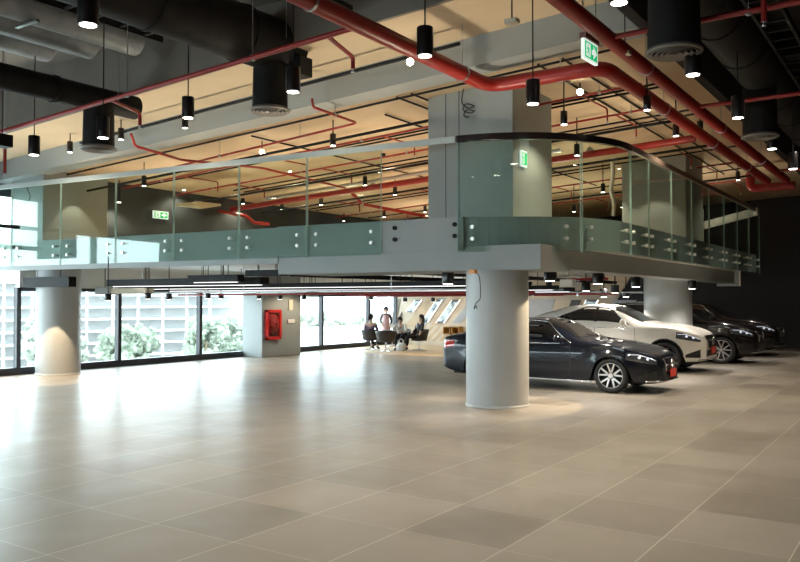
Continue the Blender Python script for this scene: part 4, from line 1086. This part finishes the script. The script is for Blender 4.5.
    m = MB(); m.tube([V((nose(y, spec['low'][-1][1] + .03) + .012, y, spec['low'][-1][1] + .02)) for y in [-.72 + 1.44 * k / 16 for k in range(17)]], .016, 6); m.build('front_lip', spec['lip'], root)
    if spec.get('plate'):
        z = spec['plate']; x = nose(0, z) + .035
        po = MB().box((x, -.19, z - .075), (x + .015, .19, z + .075)).build('licence_plate', 'redplate', root, bevel=.004); po['label'] = 'red licence plate'
        m = MB()
        for k in range(5): m.box((x + .014, -.14 + .06 * k, z - .03), (x + .017, -.11 + .06 * k, z + .03))
        m.build('plate_mount', 'rubber', po).location = (-.04, 0, 0)
    return root, s
mat('headglass', (.16, .17, .19), .05, .6, coat=1)
mat('headbulb', (.9, .93, 1), .08, .9, emit=(.8, .88, 1), estr=.5)
mat('grille', (.015, .015, .016), .3, .4)
SEDAN = dict(L=4.69, r=.328, ra=.365, xr=1.0, xf=3.80, tumble=.13, paint='carblack', rim='alloy',
  top=[(0, .84), (.03, .93), (.10, .99), (.45, 1.06), (1.10, 1.26), (1.65, 1.375), (2.05, 1.405), (2.35, 1.385), (2.62, 1.30), (3.10, 1.045), (3.25, 1.0), (3.7, .945), (4.2, .86), (4.48, .775), (4.62, .70), (4.69, .60)],
  belt=[(0, .80), (.10, .90), (.5, .965), (1.2, .90), (2.2, .875), (3.1, .885), (3.7, .88), (4.2, .79), (4.5, .69), (4.62, .62), (4.69, .52)],
  half=[(0, .60), (.05, .70), (.18, .79), (.6, .855), (1.1, .875), (2.4, .87), (3.5, .868), (4.0, .845), (4.35, .76), (4.55, .64), (4.65, .53), (4.69, .44)],
  low=[(0, .36), (.3, .27), (.6, .22), (1.5, .19), (3.3, .19), (4.2, .20), (4.5, .20), (4.69, .22)],
  win=(.72, 3.02), winrear=1.0, winfront=.55, wintop=.89, pillars=(1.72,), wind=(2.40, 3.12), rearwin=(.42, 1.50), head=(4.10, 4.60, .55, .755), tail=(.015, .40, .72, .90),
  seams=(1.62, 2.98), handles=(1.78,), handlemat='carblack', intake=(4.30, 4.60, .27, .44), mirror=(2.78, 1.015), archw=.007, archmat='carblack', grille=(.42, .42, .66), lip='chrome', plate=.375)
SUV = dict(L=4.67, r=.365, ra=.412, xr=.95, xf=3.82, tumble=.15, paint='carbrown', rim='alloy',
  top=[(0, 1.02), (.04, 1.14), (.16, 1.26), (.42, 1.50), (.75, 1.60), (1.5, 1.645), (2.1, 1.64), (2.45, 1.60), (2.72, 1.50), (3.22, 1.21), (3.4, 1.155), (3.8, 1.11), (4.25, 1.03), (4.48, .95), (4.60, .86), (4.67, .74)],
  belt=[(0, .95), (.12, 1.05), (.6, 1.10), (1.4, 1.03), (2.4, 1.00), (3.2, 1.02), (3.8, 1.02), (4.25, .93), (4.48, .85), (4.60, .77), (4.67, .66)],
  half=[(0, .66), (.05, .76), (.2, .85), (.6, .90), (1.1, .915), (2.4, .91), (3.5, .91), (4.0, .89), (4.35, .82), (4.53, .72), (4.63, .60), (4.67, .52)],
  low=[(0, .42), (.3, .34), (.7, .28), (1.5, .25), (3.3, .25), (4.2, .26), (4.5, .27), (4.67, .29)],
  win=(.55, 3.10), winrear=.7, winfront=.6, wintop=.88, pillars=(1.30, 2.12), wind=(2.50, 3.24), rearwin=(.10, .46), head=(4.08, 4.58, .72, .92), tail=(.015, .42, .95, 1.08),
  seams=(1.30, 2.12, 3.10), handles=(1.50, 2.32), handlemat='carbrown', intake=(4.28, 4.58, .36, .55), mirror=(2.86, 1.17), archw=.012, archmat='blacksatin', grille=(.46, .58, .86), lip='chrome', rails=(.75, 2.45))
cpx = at_z(611, 393, 0)
cy1 = cpx.y + .80
KS = .965
sedan, _ = make_car(SEDAN, (cpx.x - SEDAN['xf'] * KS, cy1, 0), 'dark blue-black sedan with tinted windows, half hidden by the thick round column'); sedan.scale = (KS,) * 3
W = dict(SUV); W.update(paint='carwhite', handlemat='carwhite', rails=None, plate=.52, archmat='rubber', archw=.02, rim='darkalloy',
  top=[(0, 1.06), (.05, 1.16), (.25, 1.22), (.8, 1.42), (1.4, 1.56), (1.9, 1.60), (2.3, 1.585), (2.62, 1.50), (3.22, 1.19), (3.4, 1.15), (3.8, 1.11), (4.25, 1.03), (4.48, .95), (4.60, .86), (4.67, .74)],
  win=(.75, 3.08), winrear=1.1, rearwin=(.35, 1.15))
p = at_z(673, 372, 0)
make_car(W, (p.x - W['xf'] - .12, 19.0 + .9, 0), 'white sport utility car with black windows and a red plate')
K = dict(SUV); p = at_z(721, 363.5, 0)
make_car(K, (p.x - K['xf'] + .02, p.y + .82, 0), 'dark brown-black sport utility car emerging from behind the round column, chrome roof rail')
K2 = dict(SUV); K2['rails'] = None; p = at_z(777, 356, 0)
make_car(K2, (-3.95 - 4.67, 26.75, 0), 'dark sport utility car farthest back against the dark wall')

# ------------------------------------------------------------------ lounge chairs, table and people (seen small, far back)
SC = .86
def tub_chair(loc, rz, label):
    root = empty('tub_chair', loc, label, 'chair', 'dark tub chairs around the lounge table', rz); root.scale = (SC,) * 3
    def fn(u, v):   # shell wrapping round the sitter; opening at +x
        a = R(48) + R(264) * u; k = math.cos((u - .5) * PI) ** .6
        r = .31 + .09 * v; return V((r * math.cos(a), r * math.sin(a) * 1.02, .40 + v * (.20 + .22 * k)))
    m = MB(); m.grid(fn, 24, 6); m.lathe([(.10, .36), (.30, .385), (.315, .41), (.30, .43)], (0, 0, 0), 28)
    o = m.build('shell', 'leather', root); sd = o.modifiers.new('thick', 'SOLIDIFY'); sd.thickness = .035
    MB().lathe([(.26, .425), (.275, .45), (.26, .485), (.2, .495)], (.01, 0, 0), 26).build('seat_cushion', 'leather', root)
    MB().tube([(0, 0, .02), (0, 0, .37)], .028, 10).build('pedestal', 'chrome', root)
    m = MB()
    for k in range(4):
        a = PI / 4 + k * PI / 2; m.tube([(0, 0, .04), (.29 * math.cos(a), .29 * math.sin(a), .014)], [.022, .012], 6)
    m.build('star_base', 'chrome', root)
    return root
def gp(px, py): p = at_z(px, py, 0); return V((p.x, p.y, .006))
ch = [(371, 350, 1.9, 'leftmost, turned sideways beside the window mullion'), (386, 352, 2.6, 'its broad back turned to the viewer'), (401, 350, .2, 'holding the person in the white shirt'), (419, 350.5, 2.75, 'rightmost, under the woman in the black suit')]
CH = []
def toward(a, b): return math.atan2(b.y - a.y, b.x - a.x)
tb = gp(392, 346.5)
for px, py, rz, t in ch:
    p = gp(px, py); CH.append(p); tub_chair(p, math.atan2(-.84, -.54) if px == 419 else (toward(p, tb) if px != 401 else math.atan2(-.75, .3)), 'dark tub armchair on a chrome foot, ' + t)
root = empty('lounge_table', tb, 'small round dark table amid the four tub chairs', 'table'); root.scale = (SC,) * 3
MB().lathe([(.36, .66), (.37, .675), (.36, .69)], (0, 0, 0), 32).build('table_top', 'leather', root)
MB().tube([(0, 0, .02), (0, 0, .66)], .03, 10).build('pedestal', 'chrome', root)
MB().lathe([(.24, 0), (.23, .02), (.04, .03)], (0, 0, 0), 28).build('foot', 'chrome', root)

def bake(o):
    dg = bpy.context.evaluated_depsgraph_get(); me = bpy.data.meshes.new_from_object(o.evaluated_get(dg)); o.modifiers.clear(); o.data = me
    for p in me.polygons: p.use_smooth = True
def skin_mesh(chains, name, mt, sub=2):
    """chains: list of [(co, radius), ...]; the first is the trunk; a later chain starts at an index of an existing vertex when its first item is an int"""
    vs, es, rs = [], [], []
    for c in chains:
        prev = None
        for it in c:
            if isinstance(it, int): prev = it; continue
            co, r = it; vs.append(V(co)); rs.append(r if isinstance(r, tuple) else (r, r)); i = len(vs) - 1
            if prev is not None: es.append((prev, i))
            prev = i
    me = bpy.data.meshes.new(name); me.from_pydata([tuple(v) for v in vs], es, []); o = bpy.data.objects.new(name, me); COL.objects.link(o)
    sk = o.modifiers.new('skin', 'SKIN'); sk.use_smooth_shade = True; sk.branch_smoothing = .6
    for i, r in enumerate(rs): me.skin_vertices[0].data[i].radius = r
    me.skin_vertices[0].data[0].use_root = True
    s2 = o.modifiers.new('sub', 'SUBSURF'); s2.levels = sub; s2.render_levels = sub
    bpy.context.view_layer.update(); bake(o); o.data.materials.clear(); o.data.materials.append(MATS[mt])
    return o
def hand_mesh(m, w, d, n, size=.17):
    """palm, four unequal curled fingers and a thumb, from wrist w along d with palm normal n"""
    d = V(d).normalized(); n = (V(n) - d * V(n).dot(d)).normalized(); s = d.cross(n); w = V(w)
    rot = Matrix((s, d, n)).transposed()
    m.ball(w + d * size * .27, (size * .22, size * .29, size * .10), rot, 2)
    for k, (ln, off) in enumerate(((.40, -.165), (.46, -.055), (.43, .055), (.34, .155))):
        b = w + d * size * .48 + s * size * off; p1 = b + d * size * ln * .42; p2 = p1 + (d * .75 - n * .6).normalized() * size * ln * .34; p3 = p2 + (d * .3 - n * .9).normalized() * size * ln * .26
        m.tube([b - d * size * .12, p1, p2, p3], [size * .052, size * .05, size * .044, size * .034], 7)
    b = w + d * size * .15 - s * size * .16; p1 = b + (d * .6 - s * .8).normalized() * size * .22; p2 = p1 + (d * .95 - n * .3).normalized() * size * .2
    m.tube([b, p1, p2], [size * .065, size * .055, size * .042], 7)
def person(loc, rz, label, pose, top, legs, hair, hair_len=.16, sc=SC):
    """a figure facing +x; joints given in metres in pose"""
    root = empty('person', loc, label, 'person', None, rz); root.scale = (sc,) * 3
    J = {k: V(v) for k, v in pose.items()}
    pel, che, nek, hd = J['pelvis'], J['chest'], J['neck'], J['head']
    ax = (hd - nek).normalized()
    body = skin_mesh([[(pel, (.15, .115)), ((pel + che) / 2, (.135, .10)), (che, (.165, .11)), (nek, (.055, .055)), (nek + ax * .09, (.05, .05)), (hd, (.075, .088)), (hd + ax * .09, (.055, .07))],
        [2, (J['sl'], .062), (J['el'], .043), (J['wl'], .028)], [2, (J['sr'], .062), (J['er'], .043), (J['wr'], .028)],
        [0, (J['hl'], .095), (J['kl'], .062), (J['al'], .040), (J['tl'], .035)], [0, (J['hr'], .095), (J['kr'], .062), (J['ar'], .040), (J['tr'], .035)]], 'body', 'skin')
    m = MB()
    m.bm.from_mesh(body.data)
    f = J['face'].normalized(); up = ax; sd = f.cross(up).normalized()
    hc = hd + up * .03
    m.tube([hc + f * .085 + up * .02, hc + f * .115 - up * .02, hc + f * .09 - up * .03], [.008, .016, .012], 6)          # nose
    for s in (-1, 1): m.ball(hc + sd * s * .085 - f * .01, (.018, .012, .03))                                                # ears
    hand_mesh(m, J['wl'], J['wl'] - J['el'], J.get('pl', V((0, 0, 1)))); hand_mesh(m, J['wr'], J['wr'] - J['er'], J.get('pr', V((0, 0, 1))))
    old = body; body = m.build('body', 'skin', root, recalc=False); bpy.data.objects.remove(old)
    for p in body.data.polygons: p.use_smooth = True
    for s in (-1, 1):
        MB().ball(hc + f * .088 + sd * s * .034 + up * .018, .011).build('eye', 'hair', root)
    MB().tube([hc + f * .092 - up * .058 - sd * .022, hc + f * .098 - up * .06, hc + f * .092 - up * .058 + sd * .022], .007, 6).build('mouth', 'lip', root)
    rt = Matrix((sd, f, up)).transposed()
    m = MB(); m.ball(hc - f * .018 + up * .035, (.098, .105, .105), rt)
    m.tube([hc - f * .06 + up * .06, hc - f * .085 - up * .05, hc - f * .075 - up * hair_len], [.08, .085, .05], 10)
    for s in (-1, 1): m.tube([hc + sd * s * .075 + up * .06, hc + sd * s * .088 - f * .02 - up * .03, hc + sd * s * .075 - f * .03 - up * hair_len * .9], [.03, .032, .02], 8)
    m.build('hair', hair, root)
    # clothes follow the limbs
    jk = skin_mesh([[(pel + (che - pel) * .02, (.165, .128)), ((pel + che) / 2, (.15, .115)), (che, (.18, .125)), (nek - (nek - che) * .25, (.085, .08))],
        [2, (J['sl'], .074), (J['el'], .056), (J['wl'] + (J['el'] - J['wl']) * .12, .042)], [2, (J['sr'], .074), (J['er'], .056), (J['wr'] + (J['er'] - J['wr']) * .12, .042)]], 'jacket', top); jk.parent = root
    if legs:
        tr = skin_mesh([[(pel, (.165, .13))], [0, (J['hl'], .108), (J['kl'], .076), (J['al'] + (J['kl'] - J['al']) * .12, .055)], [0, (J['hr'], .108), (J['kr'], .076), (J['ar'] + (J['kr'] - J['ar']) * .12, .055)]], 'trousers', legs); tr.parent = root
    for a, t in (('al', 'tl'), ('ar', 'tr')):
        d = (J[t] - J[a]); MB().tube([J[a] - d * .25 + V((0, 0, -.02)), J[a] + d * .3 + V((0, 0, -.02)), J[t] + V((0, 0, -.0)), J[t] + d.normalized() * .05], [.043, .05, .045, .02], 10).build('shoe', 'shoe', root)
    return root, J
mat('lip', (.32, .09, .08), .5)
SIT = dict(pelvis=(0, 0, .56), chest=(-.05, 0, .92), neck=(-.05, 0, 1.12), head=(-.01, 0, 1.27), face=(1, 0, 0), sl=(-.05, .19, 1.04), el=(.02, .27, .78), wl=(.22, .16, .68), sr=(-.05, -.19, 1.04), er=(.02, -.27, .78), wr=(.22, -.16, .68),
           hl=(.06, .09, .54), kl=(.46, .11, .54), al=(.46, .11, .11), tl=(.62, .12, .045), hr=(.06, -.09, .54), kr=(.46, -.11, .54), ar=(.44, -.11, .11), tr=(.60, -.12, .045))
P1 = dict(SIT); P1.update(kl=(.44, .06, .60), al=(.62, -.10, .22), tl=(.76, -.12, .16), kr=(.45, -.04, .54), ar=(.52, -.02, .11), tr=(.68, -.02, .045), chest=(-.09, 0, .90), neck=(-.11, 0, 1.10), head=(-.10, 0, 1.25), face=(.9, .42, 0), el=(.0, .33, .84), wl=(.12, .40, .72))
def seat_off(p, d): return p + V((math.cos(d), math.sin(d), 0)) * .02
d = math.atan2(-.84, -.54); r1, _ = person(CH[3], d, 'long-haired woman in a black suit seated with legs crossed on the right chair', P1, 'suit', 'suit', 'hair', .34)
MB().slab([V((.09, -.03, 1.05)), V((.09, .03, 1.05)), V((.085, .02, .85)), V((.085, -.02, .85))], (.01, 0, 0)).build('blouse', 'whiteshirt', r1)
d = math.atan2(-.75, .3); P2 = dict(SIT); P2.update(chest=(.06, 0, .88), neck=(.14, 0, 1.06), head=(.22, 0, 1.17), sl=(.10, .19, .98), sr=(.10, -.19, .98), el=(.3, .26, .74), er=(.3, -.26, .74), wl=(.46, .12, .72), wr=(.46, -.12, .72), face=(.9, 0, -.35))
person(CH[2], d, 'person in a white shirt leaning forward in the chair left of the woman in black', P2, 'whiteshirt', 'suit', 'hair', .08)
d = toward(CH[0], tb); P3 = dict(SIT); P3.update(face=(.8, -.6, 0))
person(CH[0], d, 'person in dark purple-grey clothes seated on the leftmost chair by the window', P3, 'purple', 'suit', 'hair', .12)
ST = dict(pelvis=(0, 0, .92), chest=(0, 0, 1.27), neck=(0, 0, 1.47), head=(.02, 0, 1.60), face=(1, 0, -.1), sl=(0, .18, 1.38), el=(.0, .26, 1.10), wl=(.16, .20, .92), sr=(0, -.18, 1.38), er=(0, -.26, 1.10), wr=(.18, -.18, .94),
          hl=(0, .09, .88), kl=(.02, .10, .49), al=(0, .10, .10), tl=(.15, .11, .045), hr=(0, -.09, .88), kr=(.02, -.10, .49), ar=(0, -.10, .10), tr=(.15, -.11, .045))
sp_ = gp(386, 344.5)
r4, J4 = person(sp_, toward(sp_, V((0, 0, 0))), 'standing woman in a long mauve dress with a dark jacket behind the lounge table', ST, 'suit', None, 'hair', .12, .82)
MB().lathe([(.24, .22), (.225, .5), (.19, .85), (.155, 1.05), (.16, 1.25), (.12, 1.36)], (.035, 0, 0), 24).build('dress', 'mauve', r4)
p = gp(402.5, 349.2); o = MB().lathe([(.13, 0), (.18, .06), (.17, .22), (.10, .30)], (0, 0, 0), 16).build('handbag', 'whiteshirt')
MB().tube([V((.1 * math.cos(a), 0, .28 + .16 * math.sin(a))) for a in [PI * k / 8 for k in range(9)]], .012, 6).build('handle', 'whiteshirt', o)
dd = toward(CH[2], V((0, 0, 0))); o.location = CH[2] + V((math.cos(dd) * .50, math.sin(dd) * .50, .0)); tag(o, 'white round handbag on the floor before the chair of the white-shirted person', 'handbag')
o.scale = (.9,) * 3

# ------------------------------------------------------------------ outside, one storey or two down
struct(MB().box((-420, -120, -9.2), (-17.7, 420, -9)).build('ground_outside', 'outground'))
def out(px, py, D): return at_d(px, py, D)
bl = out(95, 350, 110)
ang = R(62)
bd = empty('concrete_building', (bl.x, bl.y, -9), 'unfinished open concrete building frame outside the left windows', 'building', None, ang)
for k in range(9):
    MB().box((-19, -5, k * 1.6), (19, 7, k * 1.6 + .26)).build('floor_slab', 'outconcrete', bd)
for k in range(12):
    x = -18 + k * 3.27
    MB().box((x - .16, -4.6, 0), (x + .16, -4.2, 12.8)).build('pillar', 'outconcrete', bd)
MB().box((12, -4, 12.8), (16, 2, 16.4)).build('stair_tower', 'outconcrete', bd)
MB().box((-19, -2.4, 0), (19, -2.2, 12.8)).build('back_wall', 'farwall', bd)
def tree(px, D, py_top, label, w, mt):
    p = out(px, 350, D); top = out(px, py_top, D).z; h = top + 9
    root = empty('tree', (p.x, p.y, -9), label, 'tree', 'trees outside the windows')
    MB().tube([(0, 0, 0), (.1, 0, h * .35), (0, .1, h * .75)], [.35, .26, .08], 8).build('trunk', 'bark', root)
    rnd = random.Random(int(px * 7 + D)); m = MB()
    for k in range(34):
        a = rnd.random() * 6.28; z = h * (.38 + .54 * rnd.random()); q = math.sqrt(max(.05, 1 - ((z / h - .62) / .42) ** 2)); r = w * q * (.3 + .6 * rnd.random())
        m.ball((r * math.cos(a), r * math.sin(a), z), w * (.16 + .20 * rnd.random()), None, 3)
    for v in m.bm.verts:
        v.co += v.normal * (rnd.random() - .5) * w * .34
    m.build('crown', mt, root)
tr = [(45, 85, 316, 2.6), (128, 78, 324, 2.8), (150, 130, 306, 4), (205, 64, 310, 1.8), (217, 96, 318, 2.8), (232, 76, 313, 2.0), (302, 62, 319, 1.6), (313, 88, 311, 2.4), (331, 66, 314, 1.7), (344, 84, 318, 2.2), (354, 62, 321, 1.5), (369, 72, 317, 2.4), (68, 98, 332, 2.4)]
tw = ['seen through the first bay left of the lone column', 'right of the lone round column', 'tall and far behind the concrete frame', 'right after the third mullion', 'in the bay left of the square column', 'touching the square column edge', 'just right of the square column',
      'behind the first tree right of the square column', 'right after the mullion past the square column', 'behind the white sunlit patch', 'left of the lounge mullion', 'behind the seated lounge group', 'low before the concrete frame']
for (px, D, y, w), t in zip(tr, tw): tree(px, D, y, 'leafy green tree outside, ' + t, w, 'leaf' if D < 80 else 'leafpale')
for px, D, yt, w, t in ((218, 230, 284, 15, 'left of the square column'), (306, 230, 280, 16, 'right of the square column'), (352, 330, 285, 20, 'behind the lounge window'), (60, 300, 292, 22, 'far left')):
    p = out(px, 350, D); top = out(px, yt, D).z
    o = MB().box((-w * .4, -w, 0), (w * .4, w, max(20, top + 9))).build('apartment_tower', 'tower'); o.location = (p.x, p.y, -9); o.rotation_euler = (0, 0, R(-20))
    MB().box((-w * .42, -w * 1.02, max(20, top + 9)), (w * .42, w * 1.02, max(20, top + 9) + 1)).build('roof_slab', 'outconcrete', o)
    tag(o, 'pale high-rise block far outside, ' + t, 'building')
p = out(350, 331, 46); o = MB().box((-2.2, -3.2, -9 - 0), (2.2, 3.2, p.z + 9 - 9)).build('white_house', 'white'); o.location = (p.x, p.y, 0); tag(o, 'white blank building low outside the window left of the lounge', 'building')
MB().box((-2.4, -3.4, p.z), (2.4, 3.4, p.z + .2)).build('roof_slab', 'outconcrete', o)

# ------------------------------------------------------------------ light
wd = bpy.data.worlds.new('sky'); S.world = wd; wd.use_nodes = True
bg = wd.node_tree.nodes['Background']; bg.inputs[0].default_value = (.80, .925, 1, 1); bg.inputs[1].default_value = 8.0
WARM, NEUT = (1, .80, .56), (1, .92, .82)
# pendants and the dark-ceiling downlights light the open floor
for k, p in enumerate(pts):
    spot('pendant_light', p - V((0, 0, .03)), 150, 100, .6, (1, .90, .76), (p.x, p.y, 0), .07)
# near ceiling lamps just like them, behind and beside the camera
for x, y in ((-5, 3.5), (-1.5, 5.5), (1.5, 9), (2.5, 14), (2.5, 20), (-2, 1), (-8.5, 3.5)):
    spot('unseen_ceiling_light', (x, y, 5.6), 215, 110, .6, (1, .90, .76), (x, y, 0), .1)
for k, (px, py, y, t) in enumerate(spots):
    p = spos(px, py, y)
    if y > 11: spot('spot_light', p - V((0, 0, .13)), 75, 140, .6, WARM, (p.x, p.y, 3), .05)
# added lamps without fixtures, throwing light up on the raked soffit
for x, y in ((-15, 13.3), (-12, 13.3), (-9, 13.2), (-14, 17.6), (-10.5, 17.6), (-7.5, 17.6), (-4.6, 15), (-14, 22.5), (-9, 22.5), (-5.6, 23.5), (-15, 9.7), (-11.5, 9.7), (-8.4, 9.7), (-5.5, 9.7)):
    spot('added_uplight', (x, y, 3.3), 72, 150, .8, (1, .87, .66), (x, y, 9), .12)
for k, (px, py, D, t) in enumerate(lows):
    p = at_d(px, py, D)
    if k < 9: spot('under_light', p - V((0, 0, .03)), 120, 125, .6, NEUT, (p.x, p.y, 0), .07)
    else: spot('under_light', p - V((0, 0, .03)), 28, 130, .6, WARM, (p.x, p.y, 0), .07)
for y in (12.5, 16.5, 20.5, 25): spot('unseen_ceiling_light', (-1.0, y, 5.5), 260, 75, .6, (1, .88, .72), (-3.2, y + .3, 0), .1)  # added unseen lamps: floor bounce to brighten the side beam
for x, y, e in ((-4.7, 14.3, 60), (-5.3, 19.4, 130), (-6.9, 19.8, 90), (-4.75, 23.2, 70), (-4.6, 26.6, 60), (-7.2, 14.6, 40)):  # added lamps to brighten the cars; no fixtures hang here
    spot('car_fill', (x, y, 2.12), e, 125, .5, NEUT, (x, y, 0), .06)
spot('column_light', (g.x + 1.1, g.y + 1.3, 1.95), 60, 120, .4, WARM, (g.x + .2, g.y + .9, 0), .04)  # added warm fill for the hose column side, without a fixture
# scallops on the round columns
spot('column_light', (c1.x + 1.42, c1.y + 1.37, 2.12), 300, 62, .12, (1, .76, .48), (c1.x + .36, c1.y + .36, .72), .02)
spot('column_light', (c2.x + .95, c2.y - .86, 2.45), 420, 62, .10, (1, .74, .46), (c2.x + .95, c2.y - .86, 0), .02)
spot('column_light', (lc.x + .5, 11.4, 4.4), 30, 70, .3, WARM, (lc.x + .15, 11.4, 3), .02)
spot('column_light', (-5.7, 19.4, 4.7), 40, 80, .4, WARM, (-5.9, 20.0, 3), .03)
spot('lounge_light', (-14.5, 23.6, 2.3), 45, 150, .6, (1, .88, .7), (-14.5, 24.2, 0), .1)
spot('lounge_light', (-11.8, 23.6, 2.3), 45, 150, .6, (1, .88, .7), (-11.8, 24.4, 0), .1)

vs = S.view_settings; vs.view_transform = 'Standard'; vs.look = 'None'; vs.gamma = 1; vs.exposure = .40; vs.use_curve_mapping = False
S.cycles.use_denoising = True
S.cycles.max_bounces = 10; S.cycles.diffuse_bounces = 4; S.cycles.glossy_bounces = 4; S.cycles.transparent_max_bounces = 24; S.cycles.transmission_bounces = 4
S.cycles.sample_clamp_indirect = 4
S.cycles.caustics_reflective = False; S.cycles.caustics_refractive = False
